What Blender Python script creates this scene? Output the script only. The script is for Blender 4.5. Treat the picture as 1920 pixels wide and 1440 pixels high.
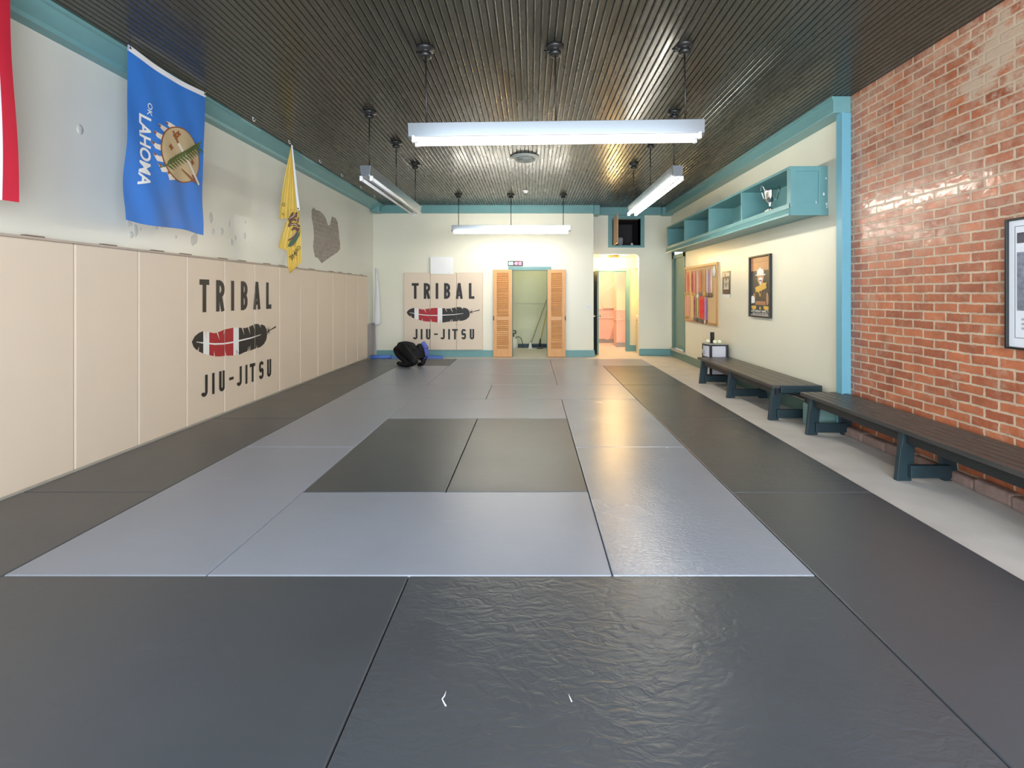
import bpy, bmesh, math, random
from mathutils import Vector, Matrix
random.seed(7)
PI = math.pi
for o in list(bpy.data.objects): bpy.data.objects.remove(o)
scene = bpy.context.scene
C = scene.collection

# ------------------------------------------------------------ camera
CAMZ = 1.42
cam = bpy.data.cameras.new('camera')
cam.sensor_width = 36.0
cam.lens = 900.0 / 1920.0 * 36.0
cam.shift_x = -36.0 / 1920.0
cam.shift_y = -167.0 / 1920.0
cam.clip_start = 0.05
camo = bpy.data.objects.new('camera', cam)
camo.location = (0, 0, CAMZ)
camo.rotation_euler = (PI / 2, 0, 0)
C.objects.link(camo)
scene.camera = camo

# ------------------------------------------------------------ colour management, world, lights
scene.view_settings.view_transform = 'Standard'
scene.view_settings.look = 'None'
scene.view_settings.gamma = 1.0
scene.view_settings.exposure = 0.80
scene.view_settings.use_curve_mapping = False
w = bpy.data.worlds.new('world'); scene.world = w; w.use_nodes = True
w.node_tree.nodes['Background'].inputs[0].default_value = (0.75, 0.87, 1.0, 1)
w.node_tree.nodes['Background'].inputs[1].default_value = 1.0

def area(name, loc, rot, sx, sy, power, col):
    l = bpy.data.lights.new(name, 'AREA'); l.shape = 'RECTANGLE'; l.size = sx; l.size_y = sy
    l.energy = power; l.color = col
    o = bpy.data.objects.new(name, l); o.location = loc; o.rotation_euler = rot; C.objects.link(o)
    return o
def point(name, loc, power, col, r=0.05):
    l = bpy.data.lights.new(name, 'POINT'); l.energy = power; l.color = col; l.shadow_soft_size = r
    o = bpy.data.objects.new(name, l); o.location = loc; C.objects.link(o); return o
# daylight through the shop windows behind the camera
area('shop_window_daylight', (0.55, -1.46, 1.75), (PI / 2, 0, 0), 4.8, 2.5, 300, (0.82, 0.91, 1.0))
point('closet_point_light', (0.1, 12.2, 2.75), 9, (1.0, 0.93, 0.70), 0.08)  # unseen dim point light that brightens the closet inside
point('hallway_bulb', (2.0, 13.0, 2.75), 40, (1.0, 0.80, 0.66), 0.12)
TUBE_ON, TUBE_DIM, GLOBE = 33.0, 0.9, 230.0

# ------------------------------------------------------------ materials
MATS = {}
def mat(name, col, rough=0.6, metal=0.0, var=0.0, vscale=6.0, bump=0.0, bscale=40.0, emis=None, estr=0.0,
        spec=0.5, coat=0.0, aniso=(1, 1, 1), rvar=0.0, alpha=None, trans=0.0):
    if name in MATS: return MATS[name]
    m = bpy.data.materials.new(name); m.use_nodes = True; MATS[name] = m
    nt = m.node_tree; b = nt.nodes['Principled BSDF']; L = nt.links
    b.inputs['Base Color'].default_value = (*col, 1); b.inputs['Roughness'].default_value = rough
    b.inputs['Metallic'].default_value = metal; b.inputs['Specular IOR Level'].default_value = spec
    b.inputs['Coat Weight'].default_value = coat; b.inputs['Coat Roughness'].default_value = 0.2
    b.inputs['Transmission Weight'].default_value = trans
    tc = nt.nodes.new('ShaderNodeTexCoord'); mp = nt.nodes.new('ShaderNodeMapping')
    mp.inputs['Scale'].default_value = aniso; L.new(tc.outputs['Object'], mp.inputs[0])
    n = nt.nodes.new('ShaderNodeTexNoise'); n.inputs['Scale'].default_value = vscale; n.inputs['Detail'].default_value = 5
    L.new(mp.outputs[0], n.inputs['Vector'])
    if var > 0 or True:
        mx = nt.nodes.new('ShaderNodeMix'); mx.data_type = 'RGBA'
        v = max(var, 0.02)
        mx.inputs[6].default_value = (*[c * (1 - v) for c in col], 1)
        mx.inputs[7].default_value = (*[min(1, c * (1 + v)) for c in col], 1)
        L.new(n.outputs[0], mx.inputs[0]); L.new(mx.outputs[2], b.inputs['Base Color'])
    if rvar:
        mr = nt.nodes.new('ShaderNodeMapRange'); mr.inputs[1].default_value = .3; mr.inputs[2].default_value = .7
        mr.inputs[3].default_value = rough - rvar; mr.inputs[4].default_value = rough + rvar
        L.new(n.outputs[0], mr.inputs[0]); L.new(mr.outputs[0], b.inputs['Roughness'])
    if bump:
        n2 = nt.nodes.new('ShaderNodeTexNoise'); n2.inputs['Scale'].default_value = bscale; n2.inputs['Detail'].default_value = 4
        L.new(mp.outputs[0], n2.inputs['Vector'])
        bp = nt.nodes.new('ShaderNodeBump'); bp.inputs['Strength'].default_value = bump; bp.inputs['Distance'].default_value = 0.01
        L.new(n2.outputs[0], bp.inputs['Height']); L.new(bp.outputs[0], b.inputs['Normal'])
    if emis:
        b.inputs['Emission Color'].default_value = (*emis, 1); b.inputs['Emission Strength'].default_value = estr
    return m

TEAL = mat('teal_paint', (0.155, 0.335, 0.345), 0.38, var=.08, bump=.08, bscale=25)
TEALG = mat('teal_green_door_paint', (0.13, 0.22, 0.19), 0.4, var=.06)
BLUEP = mat('blue_post_paint', (0.16, 0.40, 0.50), 0.4, var=.06)
CREAM = mat('cream_wall_paint', (0.79, 0.77, 0.64), 0.34, var=.03, vscale=1.5, bump=.10, bscale=9, rvar=.03)
CREAML = mat('cream_plaster_left', (0.76, 0.75, 0.66), 0.33, var=.04, vscale=2.0, bump=.22, bscale=5, rvar=.03)
YCREAM = mat('yellow_cream_alcove', (0.80, 0.72, 0.50), 0.45, var=.03)
GREENW = mat('green_closet_paint', (0.64, 0.66, 0.50), 0.55, var=.05, vscale=2)
PINKW = mat('pink_hallway_paint', (0.80, 0.50, 0.42), 0.5, var=.04, vscale=3)
PEACH = mat('peach_hallway_paint', (0.84, 0.68, 0.50), 0.5, var=.04, vscale=3)
CONC = mat('concrete_floor', (0.60, 0.56, 0.52), 0.5, var=.22, vscale=3.0, bump=.1, bscale=18)
PAD = mat('beige_pad_vinyl', (0.74, 0.62, 0.49), 0.5, var=.03, vscale=2, bump=.12, bscale=10)
PADEDGE = mat('pad_seam_tape', (0.62, 0.50, 0.39), 0.6)
PRINTK = mat('black_print', (0.02, 0.017, 0.016), 0.5)
PRINTR = mat('red_print', (0.42, 0.015, 0.025), 0.5)
PRINTW = mat('white_print', (0.85, 0.85, 0.83), 0.5)
BLACKW = mat('black_painted_wood', (0.018, 0.020, 0.021), 0.38, var=.2, bump=.25, bscale=20, aniso=(6, 1, 6))
GREYW = mat('grey_painted_plank', (0.055, 0.052, 0.048), 0.36, var=.3, bump=.3, bscale=18, aniso=(8, .6, 8), rvar=.05)
NAVYW = mat('dark_teal_leg_paint', (0.018, 0.036, 0.044), 0.42, var=.3, bump=.2, bscale=30)
PINE = mat('pine_wood', (0.70, 0.36, 0.135), 0.42, var=.16, vscale=5, bump=.05, aniso=(8, 8, 1))
PLY = mat('plain_plywood', (0.60, 0.38, 0.22), 0.6, var=.1, aniso=(8, 8, 1))
WHITEM = mat('white_enamel', (0.80, 0.82, 0.84), 0.16, spec=.6)
HOUS = mat('fixture_housing_enamel', (0.25, 0.275, 0.30), 0.2, spec=.5, metal=.6)
WHITEP = mat('white_plastic', (0.80, 0.80, 0.78), 0.45)
BLACKM = mat('black_metal', (0.015, 0.015, 0.015), 0.35)
CHROME = mat('silver_metal', (0.80, 0.80, 0.80), 0.12, metal=1.0)
GOLD = mat('gold_medal_metal', (0.60, 0.40, 0.14), 0.3, metal=1.0)
STEELD = mat('dark_medal_metal', (0.16, 0.15, 0.15), 0.3, metal=.8)
TUBEON = mat('lit_tube', (0.9, 0.9, 0.9), 0.3, emis=(1.0, 0.945, 0.82), estr=TUBE_ON)
TUBEDIM = mat('dim_tube', (0.9, 0.9, 0.88), 0.3, emis=(1.0, 0.98, 0.92), estr=TUBE_DIM)
TUBEOFF = mat('unlit_tube', (0.86, 0.85, 0.83), 0.15)
GLOBEM = mat('warm_globe', (0.9, 0.8, 0.6), 0.3, emis=(1.0, 0.66, 0.26), estr=GLOBE)
CORK = mat('cork', (0.74, 0.52, 0.28), 0.8, var=.1, vscale=60)
OAK = mat('oak_frame', (0.50, 0.27, 0.11), 0.45, var=.12, aniso=(4, 1, 4))
GREYC = mat('grey_panel_felt', (0.36, 0.33, 0.33), 0.9, var=.06)
BLUEF = mat('blue_flag_nylon', (0.035, 0.19, 0.62), 0.5, var=.04)
BLUEM = mat('blue_foam', (0.09, 0.20, 0.62), 0.6)
REDF = mat('red_flag_nylon', (0.50, 0.012, 0.035), 0.55, var=.06)
WHITEF = mat('white_flag_nylon', (0.80, 0.80, 0.82), 0.6)
YELF = mat('yellow_flag_nylon', (0.72, 0.50, 0.10), 0.5, var=.06)
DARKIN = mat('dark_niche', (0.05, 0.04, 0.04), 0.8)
BRICKG = None

def brick_mat(name, c1, c2, mortar, rough, smear):
    m = bpy.data.materials.new(name); m.use_nodes = True; nt = m.node_tree; L = nt.links; N = nt.nodes.new
    b = nt.nodes['Principled BSDF']
    tc = N('ShaderNodeTexCoord'); sp = N('ShaderNodeSeparateXYZ'); cb = N('ShaderNodeCombineXYZ')
    L.new(tc.outputs['Object'], sp.inputs[0])
    # slight waviness so that the courses are not ruled with a straight edge
    nz = N('ShaderNodeTexNoise'); nz.inputs['Scale'].default_value = 4.0; L.new(tc.outputs['Object'], nz.inputs['Vector'])
    mr = N('ShaderNodeMapRange'); mr.inputs[3].default_value = -.008; mr.inputs[4].default_value = .008; L.new(nz.outputs[0], mr.inputs[0])
    nz3 = N('ShaderNodeTexNoise'); nz3.inputs['Scale'].default_value = 28.0; L.new(tc.outputs['Object'], nz3.inputs['Vector'])
    mr3 = N('ShaderNodeMapRange'); mr3.inputs[3].default_value = -.006; mr3.inputs[4].default_value = .006; L.new(nz3.outputs[0], mr3.inputs[0])
    ad = N('ShaderNodeMath'); ad.operation = 'ADD'; L.new(sp.outputs['Z'], ad.inputs[0]); L.new(mr.outputs[0], ad.inputs[1])
    ad3 = N('ShaderNodeMath'); ad3.operation = 'ADD'; L.new(ad.outputs[0], ad3.inputs[0]); L.new(mr3.outputs[0], ad3.inputs[1])
    ad2 = N('ShaderNodeMath'); ad2.operation = 'ADD'; L.new(sp.outputs['Y'], ad2.inputs[0]); L.new(mr3.outputs[0], ad2.inputs[1])
    L.new(ad2.outputs[0], cb.inputs['X']); L.new(ad3.outputs[0], cb.inputs['Y'])
    br = N('ShaderNodeTexBrick'); L.new(cb.outputs[0], br.inputs['Vector'])
    br.inputs['Color1'].default_value = (*c1, 1); br.inputs['Color2'].default_value = (*c2, 1); br.inputs['Mortar'].default_value = (*mortar, 1)
    br.inputs['Scale'].default_value = 1.0; br.inputs['Mortar Size'].default_value = .0095; br.inputs['Mortar Smooth'].default_value = .25
    br.inputs['Brick Width'].default_value = .217; br.inputs['Row Height'].default_value = .0755; br.inputs['Bias'].default_value = -.1
    n2 = N('ShaderNodeTexNoise'); n2.inputs['Scale'].default_value = 9; n2.inputs['Detail'].default_value = 8; n2.inputs['Roughness'].default_value = .7
    L.new(tc.outputs['Object'], n2.inputs['Vector'])
    mx = N('ShaderNodeMix'); mx.data_type = 'RGBA'; mx.blend_type = 'MULTIPLY'; mx.inputs[0].default_value = .75
    cr = N('ShaderNodeValToRGB'); cr.color_ramp.elements[0].position = .3; cr.color_ramp.elements[0].color = (.55, .5, .48, 1)
    cr.color_ramp.elements[1].position = .75; cr.color_ramp.elements[1].color = (1.25, 1.2, 1.15, 1)
    L.new(n2.outputs[0], cr.inputs[0]); L.new(br.outputs['Color'], mx.inputs[6]); L.new(cr.outputs[0], mx.inputs[7])
    # old mortar smeared over the faces
    n3 = N('ShaderNodeTexNoise'); n3.inputs['Scale'].default_value = 5.5; n3.inputs['Detail'].default_value = 10; n3.inputs['Roughness'].default_value = .75
    L.new(tc.outputs['Object'], n3.inputs['Vector'])
    r3 = N('ShaderNodeMapRange'); r3.inputs[1].default_value = .53; r3.inputs[2].default_value = .78; r3.inputs[4].default_value = smear * 1.3
    hz = N('ShaderNodeMapRange'); hz.inputs[1].default_value = 1.3; hz.inputs[2].default_value = 2.6; hz.inputs[4].default_value = .13 if smear else 0   # mortar residue, more of it on the upper wall
    L.new(sp.outputs['Z'], hz.inputs[0]); h2 = N('ShaderNodeMath'); h2.operation = 'ADD'; L.new(hz.outputs[0], h2.inputs[0]); L.new(n3.outputs[0], h2.inputs[1])
    L.new(h2.outputs[0], r3.inputs[0])
    # one patch where it is thickest: high on the wall
    vs = N('ShaderNodeVectorMath'); vs.operation = 'DISTANCE'; L.new(tc.outputs['Object'], vs.inputs[0]); vs.inputs[1].default_value = (3.28, 3.35, 3.1)
    rp = N('ShaderNodeMapRange'); rp.inputs[1].default_value = .15; rp.inputs[2].default_value = .85; rp.inputs[3].default_value = .30; rp.inputs[4].default_value = 0
    L.new(vs.outputs['Value'], rp.inputs[0])
    mm = N('ShaderNodeMath'); mm.operation = 'MULTIPLY_ADD'; L.new(n3.outputs[0], mm.inputs[0]); mm.inputs[1].default_value = 1.0; L.new(rp.outputs[0], mm.inputs[2])
    r4 = N('ShaderNodeMapRange'); r4.inputs[1].default_value = .66; r4.inputs[2].default_value = .82; r4.inputs[4].default_value = .9 if smear else 0; L.new(mm.outputs[0], r4.inputs[0])
    mx4 = N('ShaderNodeMath'); mx4.operation = 'MAXIMUM'; L.new(r3.outputs[0], mx4.inputs[0]); L.new(r4.outputs[0], mx4.inputs[1])
    m2 = N('ShaderNodeMix'); m2.data_type = 'RGBA'; L.new(mx4.outputs[0], m2.inputs[0]); L.new(mx.outputs[2], m2.inputs[6])
    m2.inputs[7].default_value = (*[c * .92 for c in mortar], 1)
    L.new(m2.outputs[2], b.inputs['Base Color'])
    b.inputs['Roughness'].default_value = rough + .06
    cw = N('ShaderNodeMapRange'); cw.inputs[1].default_value = 0.0; cw.inputs[2].default_value = .5; cw.inputs[3].default_value = .55 if smear else 0; cw.inputs[4].default_value = 0
    L.new(br.outputs['Fac'], cw.inputs[0]); L.new(cw.outputs[0], b.inputs['Coat Weight']); b.inputs['Coat Roughness'].default_value = .13
    cn = N('ShaderNodeTexNoise'); cn.inputs['Scale'].default_value = 11; cn.inputs['Detail'].default_value = 2; L.new(tc.outputs['Object'], cn.inputs['Vector'])
    cbp = N('ShaderNodeBump'); cbp.inputs['Strength'].default_value = .35; cbp.inputs['Distance'].default_value = .01; L.new(cn.outputs[0], cbp.inputs['Height']); L.new(cbp.outputs[0], b.inputs['Coat Normal'])
    inv = N('ShaderNodeMath'); inv.operation = 'MULTIPLY_ADD'; L.new(br.outputs['Fac'], inv.inputs[0]); inv.inputs[1].default_value = -1.0
    L.new(n2.outputs[0], inv.inputs[2])
    bp = N('ShaderNodeBump'); bp.inputs['Strength'].default_value = .6; bp.inputs['Distance'].default_value = .008
    L.new(inv.outputs[0], bp.inputs['Height']); L.new(bp.outputs[0], b.inputs['Normal'])
    MATS[name] = m
    return m
BRICK = brick_mat('red_brick', (0.60, 0.19, 0.085), (0.36, 0.10, 0.05), (0.66, 0.50, 0.36), .30, .5)
BRICKG = brick_mat('grey_brick', (0.34, 0.29, 0.25), (0.27, 0.22, 0.19), (0.42, 0.38, 0.33), .6, .3)

def vinyl_mat(name, col, rough, wr, wsc):
    """mat vinyl: fine grain plus wrinkles, a few pale scuffs"""
    m = bpy.data.materials.new(name); m.use_nodes = True; nt = m.node_tree; L = nt.links; N = nt.nodes.new
    b = nt.nodes['Principled BSDF']
    tc = N('ShaderNodeTexCoord'); oi = N('ShaderNodeObjectInfo')
    va = N('ShaderNodeVectorMath'); va.operation = 'MULTIPLY_ADD'; va.inputs[1].default_value = (1, 1, 1)
    cmb = N('ShaderNodeCombineXYZ')
    for i in range(3):
        mu = N('ShaderNodeMath'); mu.operation = 'MULTIPLY'; mu.inputs[1].default_value = 17.0 + 9 * i; L.new(oi.outputs['Random'], mu.inputs[0]); L.new(mu.outputs[0], cmb.inputs[i])
    L.new(tc.outputs['Object'], va.inputs[0]); L.new(cmb.outputs[0], va.inputs[2])
    ns = N('ShaderNodeTexNoise'); ns.inputs['Scale'].default_value = 2.2; ns.inputs['Detail'].default_value = 3; L.new(va.outputs[0], ns.inputs['Vector'])
    mx = N('ShaderNodeMix'); mx.data_type = 'RGBA'; mx.inputs[6].default_value = (*[c * .88 for c in col], 1); mx.inputs[7].default_value = (*[c * 1.12 for c in col], 1)
    L.new(ns.outputs[0], mx.inputs[0])
    # scuffs: thin ridges of a stretched noise
    mp = N('ShaderNodeMapping'); mp.inputs['Scale'].default_value = (1.2, 5.5, 1); mp.inputs['Rotation'].default_value = (0, 0, .6); L.new(va.outputs[0], mp.inputs[0])
    sc = N('ShaderNodeTexNoise'); sc.inputs['Scale'].default_value = 2.6; sc.inputs['Detail'].default_value = 3; L.new(mp.outputs[0], sc.inputs['Vector'])
    sr = N('ShaderNodeMapRange'); sr.inputs[1].default_value = .68; sr.inputs[2].default_value = .95; sr.inputs[4].default_value = .35; L.new(sc.outputs[0], sr.inputs[0])
    m2 = N('ShaderNodeMix'); m2.data_type = 'RGBA'; L.new(sr.outputs[0], m2.inputs[0]); L.new(mx.outputs[2], m2.inputs[6]); m2.inputs[7].default_value = (*[min(1, c * 1.4 + .06) for c in col], 1)
    L.new(m2.outputs[2], b.inputs['Base Color'])
    rr = N('ShaderNodeMapRange'); rr.inputs[1].default_value = .0; rr.inputs[2].default_value = 1; rr.inputs[3].default_value = rough - .05; rr.inputs[4].default_value = rough + .06
    L.new(ns.outputs[0], rr.inputs[0]); L.new(rr.outputs[0], b.inputs['Roughness'])
    b.inputs['Specular IOR Level'].default_value = .8
    # wrinkles come in patches
    wn = N('ShaderNodeTexNoise'); wn.inputs['Scale'].default_value = wsc; wn.inputs['Detail'].default_value = 3; wn.inputs['Distortion'].default_value = 1.2
    mp2 = N('ShaderNodeMapping'); mp2.inputs['Scale'].default_value = (1, 1.9, 1); L.new(va.outputs[0], mp2.inputs[0]); L.new(mp2.outputs[0], wn.inputs['Vector'])
    pt = N('ShaderNodeTexNoise'); pt.inputs['Scale'].default_value = 1.3; L.new(va.outputs[0], pt.inputs['Vector'])
    pr = N('ShaderNodeMapRange'); pr.inputs[1].default_value = .25; pr.inputs[2].default_value = .80; pr.inputs[3].default_value = .25; L.new(pt.outputs[0], pr.inputs[0])
    mu = N('ShaderNodeMath'); mu.operation = 'MULTIPLY'; L.new(wn.outputs[0], mu.inputs[0]); L.new(pr.outputs[0], mu.inputs[1])
    fg = N('ShaderNodeTexNoise'); fg.inputs['Scale'].default_value = 75; L.new(va.outputs[0], fg.inputs['Vector'])
    ma = N('ShaderNodeMath'); ma.operation = 'MULTIPLY_ADD'; L.new(fg.outputs[0], ma.inputs[0]); ma.inputs[1].default_value = .05; L.new(mu.outputs[0], ma.inputs[2])
    bp = N('ShaderNodeBump'); bp.inputs['Strength'].default_value = wr; bp.inputs['Distance'].default_value = .012
    L.new(ma.outputs[0], bp.inputs['Height']); L.new(bp.outputs[0], b.inputs['Normal'])
    MATS[name] = m
    return m
MATK = vinyl_mat('black_mat_vinyl', (0.054, 0.060, 0.068), .36, .12, 8)
MATKW = vinyl_mat('black_mat_vinyl_creased', (0.054, 0.060, 0.068), .35, .55, 11)
MATG = vinyl_mat('grey_mat_vinyl', (0.265, 0.288, 0.340), .34, .10, 8)
MATGW = vinyl_mat('grey_mat_vinyl_creased', (0.265, 0.288, 0.340), .25, .30, 30)
CEILM = mat('glossy_black_olive_ceiling_paint', (0.052, 0.049, 0.037), 0.27, var=.3, vscale=5, bump=.07, bscale=12, rvar=.07, aniso=(3, .35, 1))

# ------------------------------------------------------------ mesh helpers
class MB:
    def __init__(s): s.bm = bmesh.new(); s.mats = []
    def mi(s, m):
        if m is None: return 0
        if m not in s.mats: s.mats.append(m)
        return s.mats.index(m)
    def box(s, a, b, m=None, rot=None, bev=0):
        x0, y0, z0 = a; x1, y1, z1 = b
        c = Vector(((x0 + x1) / 2, (y0 + y1) / 2, (z0 + z1) / 2)); i = s.mi(m)
        r = bmesh.ops.create_cube(s.bm, size=1)
        vs = r['verts']
        for v in vs:
            v.co = Vector((v.co.x * (x1 - x0), v.co.y * (y1 - y0), v.co.z * (z1 - z0)))
        fs = set(f for v in vs for f in v.link_faces)
        if bev:
            es = list(set(e for v in vs for e in v.link_edges))
            rr = bmesh.ops.bevel(s.bm, geom=es, offset=bev, segments=2, affect='EDGES', profile=.5)
            vs = list(set(v for f in rr['faces'] for v in f.verts) | set(v for v in vs if v.is_valid))
            fs = set(f for v in vs for f in v.link_faces)
        for f in fs: f.material_index = i
        for v in vs:
            if rot is not None: v.co = rot @ v.co
            v.co += c
        return vs
    def poly(s, pts, m=None):
        i = s.mi(m)
        try:
            f = s.bm.faces.new([s.bm.verts.new(p) for p in pts]); f.material_index = i
        except Exception: return None
        return f
    def prism(s, pts, off, m=None):
        """polygon pts (3d) extruded by vector off"""
        i = s.mi(m); off = Vector(off)
        a = [s.bm.verts.new(p) for p in pts]; b = [s.bm.verts.new(Vector(p) + off) for p in pts]
        n = len(pts)
        for f in ([s.bm.faces.new(a), s.bm.faces.new(b[::-1])] + [s.bm.faces.new((a[k], b[k], b[(k + 1) % n], a[(k + 1) % n])) for k in range(n)]):
            f.material_index = i
    def tube(s, pts, r, m=None, n=10, cap=True):
        i = s.mi(m); pts = [Vector(p) for p in pts]; rs = r if isinstance(r, (list, tuple)) else [r] * len(pts)
        rings = []
        up = Vector((0, 0, 1))
        for k, p in enumerate(pts):
            d = (pts[min(k + 1, len(pts) - 1)] - pts[max(k - 1, 0)]).normalized()
            u = d.cross(up)
            if u.length < .05: u = d.cross(Vector((1, 0, 0)))
            u.normalize(); v = d.cross(u)
            rings.append([s.bm.verts.new(p + (u * math.cos(2 * PI * q / n) + v * math.sin(2 * PI * q / n)) * rs[k]) for q in range(n)])
        for k in range(len(rings) - 1):
            for q in range(n):
                f = s.bm.faces.new((rings[k][q], rings[k][(q + 1) % n], rings[k + 1][(q + 1) % n], rings[k + 1][q])); f.material_index = i; f.smooth = True
        if cap:
            for rg in (rings[0][::-1], rings[-1]):
                f = s.bm.faces.new(rg); f.material_index = i
    def lathe(s, prof, c, m=None, n=24, M=None):
        """prof: list of (r, z)"""
        i = s.mi(m); rings = []; c = Vector(c)
        for r, z in prof:
            ring = []
            for q in range(n):
                p = Vector((max(r, 1e-4) * math.cos(2 * PI * q / n), max(r, 1e-4) * math.sin(2 * PI * q / n), z))
                if M is not None: p = M @ p
                ring.append(s.bm.verts.new(p + c))
            rings.append(ring)
        for k in range(len(rings) - 1):
            for q in range(n):
                f = s.bm.faces.new((rings[k][q], rings[k][(q + 1) % n], rings[k + 1][(q + 1) % n], rings[k + 1][q])); f.material_index = i; f.smooth = True
        for rg in (rings[0][::-1], rings[-1]):
            f = s.bm.faces.new(rg); f.material_index = i
    def sphere(s, c, r, m=None, sc=(1, 1, 1), n=16):
        i = s.mi(m); rr = bmesh.ops.create_uvsphere(s.bm, u_segments=n, v_segments=n // 2 + 2, radius=r)
        for v in rr['verts']:
            v.co = Vector((v.co.x * sc[0], v.co.y * sc[1], v.co.z * sc[2])) + Vector(c)
        for f in set(f for v in rr['verts'] for f in v.link_faces): f.material_index = i; f.smooth = True
    def ribbon(s, pts, wd, m=None, closed=False):
        """flat 2d stroke in the xy plane"""
        i = s.mi(m); s.lay = getattr(s, 'lay', 0) + 1; z = .00012 * s.lay   # overlapping strokes never lie in one plane
        P = [Vector((p[0], p[1], z)) for p in pts]; n = len(P); L, R = [], []
        for k in range(n):
            if closed: a, b = P[(k - 1) % n], P[(k + 1) % n]
            else: a, b = P[max(k - 1, 0)], P[min(k + 1, n - 1)]
            d1 = (P[k] - a); d2 = (b - P[k])
            if d1.length < 1e-6: d1 = d2
            if d2.length < 1e-6: d2 = d1
            d1.normalize(); d2.normalize(); t = (d1 + d2)
            if t.length < 1e-3: t = d1.copy()
            t.normalize(); nn = Vector((-t.y, t.x, 0)); cs = max(.5, abs(nn.dot(Vector((-d1.y, d1.x, 0)))))
            w2 = (wd[k] if isinstance(wd, (list, tuple)) else wd) / 2 / cs
            L.append(s.bm.verts.new(P[k] + nn * w2)); R.append(s.bm.verts.new(P[k] - nn * w2))
        for k in range(n if closed else n - 1):
            q = (k + 1) % n
            f = s.bm.faces.new((R[k], R[q], L[q], L[k])); f.material_index = i
    def text(s, body, x, y, h, wscale=1.0, m=None, bold=0.0, align='LEFT', rot=0.0, width=None):
        """2d text in the xy plane; h is cap height; width forces total width"""
        i = s.mi(m)
        cu = bpy.data.curves.new('t', 'FONT'); cu.body = body; cu.size = 1; cu.offset = bold; cu.resolution_u = 3
        ob = bpy.data.objects.new('t', cu); C.objects.link(ob)
        bpy.context.view_layer.update()
        me = bpy.data.meshes.new_from_object(ob.evaluated_get(bpy.context.evaluated_depsgraph_get()))
        bpy.data.objects.remove(ob); bpy.data.curves.remove(cu)
        xs = [v.co.x for v in me.vertices]; ys = [v.co.y for v in me.vertices]
        if not xs: return
        x0, x1 = min(xs), max(xs); y0, y1 = min(ys), max(ys)
        sy = h / (y1 - y0); sx = (width / (x1 - x0)) if width else sy * wscale
        ox = {'LEFT': 0, 'CENTER': -(x1 - x0) / 2, 'RIGHT': -(x1 - x0)}[align]
        co = []
        for v in me.vertices:
            px = (v.co.x - x0 + ox) * sx; py = (v.co.y - y0) * sy
            co.append(s.bm.verts.new((x + px * math.cos(rot) - py * math.sin(rot), y + px * math.sin(rot) + py * math.cos(rot), 0)))
        for p in me.polygons:
            try:
                f = s.bm.faces.new([co[k] for k in p.vertices]); f.material_index = i
            except Exception: pass
        bpy.data.meshes.remove(me)
    def cut(s, axis, vals):
        for t in vals:
            co = [0, 0, 0]; no = [0, 0, 0]; co[axis] = t; no[axis] = 1
            bmesh.ops.bisect_plane(s.bm, geom=s.bm.verts[:] + s.bm.edges[:] + s.bm.faces[:], plane_co=co, plane_no=no, dist=1e-6)
    def clipped(s, axis, lo, hi):
        o = MB(); o.bm = s.bm.copy(); o.mats = list(s.mats)
        for t, inner, outer in ((lo, True, False), (hi, False, True)):
            co = [0, 0, 0]; no = [0, 0, 0]; co[axis] = t; no[axis] = 1
            bmesh.ops.bisect_plane(o.bm, geom=o.bm.verts[:] + o.bm.edges[:] + o.bm.faces[:], plane_co=co, plane_no=no,
                                   dist=1e-6, clear_inner=inner, clear_outer=outer)
        return o
    def map(s, fn):
        for v in s.bm.verts: v.co = Vector(fn(v.co))
        return s
    def obj(s, name, m=None, parent=None, keep=False, smooth=False, bevel=0):
        """ONE mesh object; vertices are given in world space"""
        if m is not None and not s.mats: s.mats = [m]
        me = bpy.data.meshes.new(name)
        bmesh.ops.remove_doubles(s.bm, verts=s.bm.verts[:], dist=1e-5) if False else None
        bmesh.ops.recalc_face_normals(s.bm, faces=s.bm.faces[:])
        s.bm.to_mesh(me)
        o = bpy.data.objects.new(name, me); C.objects.link(o)
        for k in s.mats: me.materials.append(k)
        if parent is not None:
            off = wloc(parent); o.parent = parent
        elif keep: off = Vector((0, 0, 0))
        else:
            xs = [v.co for v in me.vertices]
            off = Vector(((min(v.x for v in xs) + max(v.x for v in xs)) / 2, (min(v.y for v in xs) + max(v.y for v in xs)) / 2, min(v.z for v in xs)))
            o.location = off
        if off.length: me.transform(Matrix.Translation(-off))
        if smooth:
            for p in me.polygons: p.use_smooth = True
        if bevel:
            md = o.modifiers.new('bevel', 'BEVEL'); md.width = bevel; md.segments = 2; md.limit_method = 'ANGLE'
        s.bm.free()
        return o
def wloc(o):
    p = Vector(o.location)
    while o.parent: o = o.parent; p += Vector(o.location)
    return p
def tag(o, label, cat=None, group=None):
    o['label'] = label
    if cat: o['category'] = cat
    if group: o['group'] = group
    return o
def thing(name, label, cat, loc=(0, 0, 0), group=None):
    o = bpy.data.objects.new(name, None); o.empty_display_size = .1; o.location = loc; C.objects.link(o)
    return tag(o, label, cat, group)
def struct(o): o['kind'] = 'structure'; return o
def kids(o): return [c for c in bpy.data.objects if c.parent == o]
def copy_tree(o, loc, rz, label):
    r = o.copy(); C.objects.link(r); r.location = loc; r.rotation_euler = (0, 0, rz); r['label'] = label
    for ch in kids(o):
        c = ch.copy(); C.objects.link(c); c.parent = r
        for g in kids(ch):
            d = g.copy(); C.objects.link(d); d.parent = c
    return r
def onebox(name, a, b, m, parent=None, keep=False, bevel=0):
    mb = MB(); mb.box(a, b, m); return mb.obj(name, None, parent, keep, bevel=bevel)
def sbox(name, a, b, m): return struct(onebox(name, a, b, m, keep=True))
def at(px, py, Y): return Vector(((px - 996) * Y / 900, Y, CAMZ - (py - 553) * Y / 900))

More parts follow.
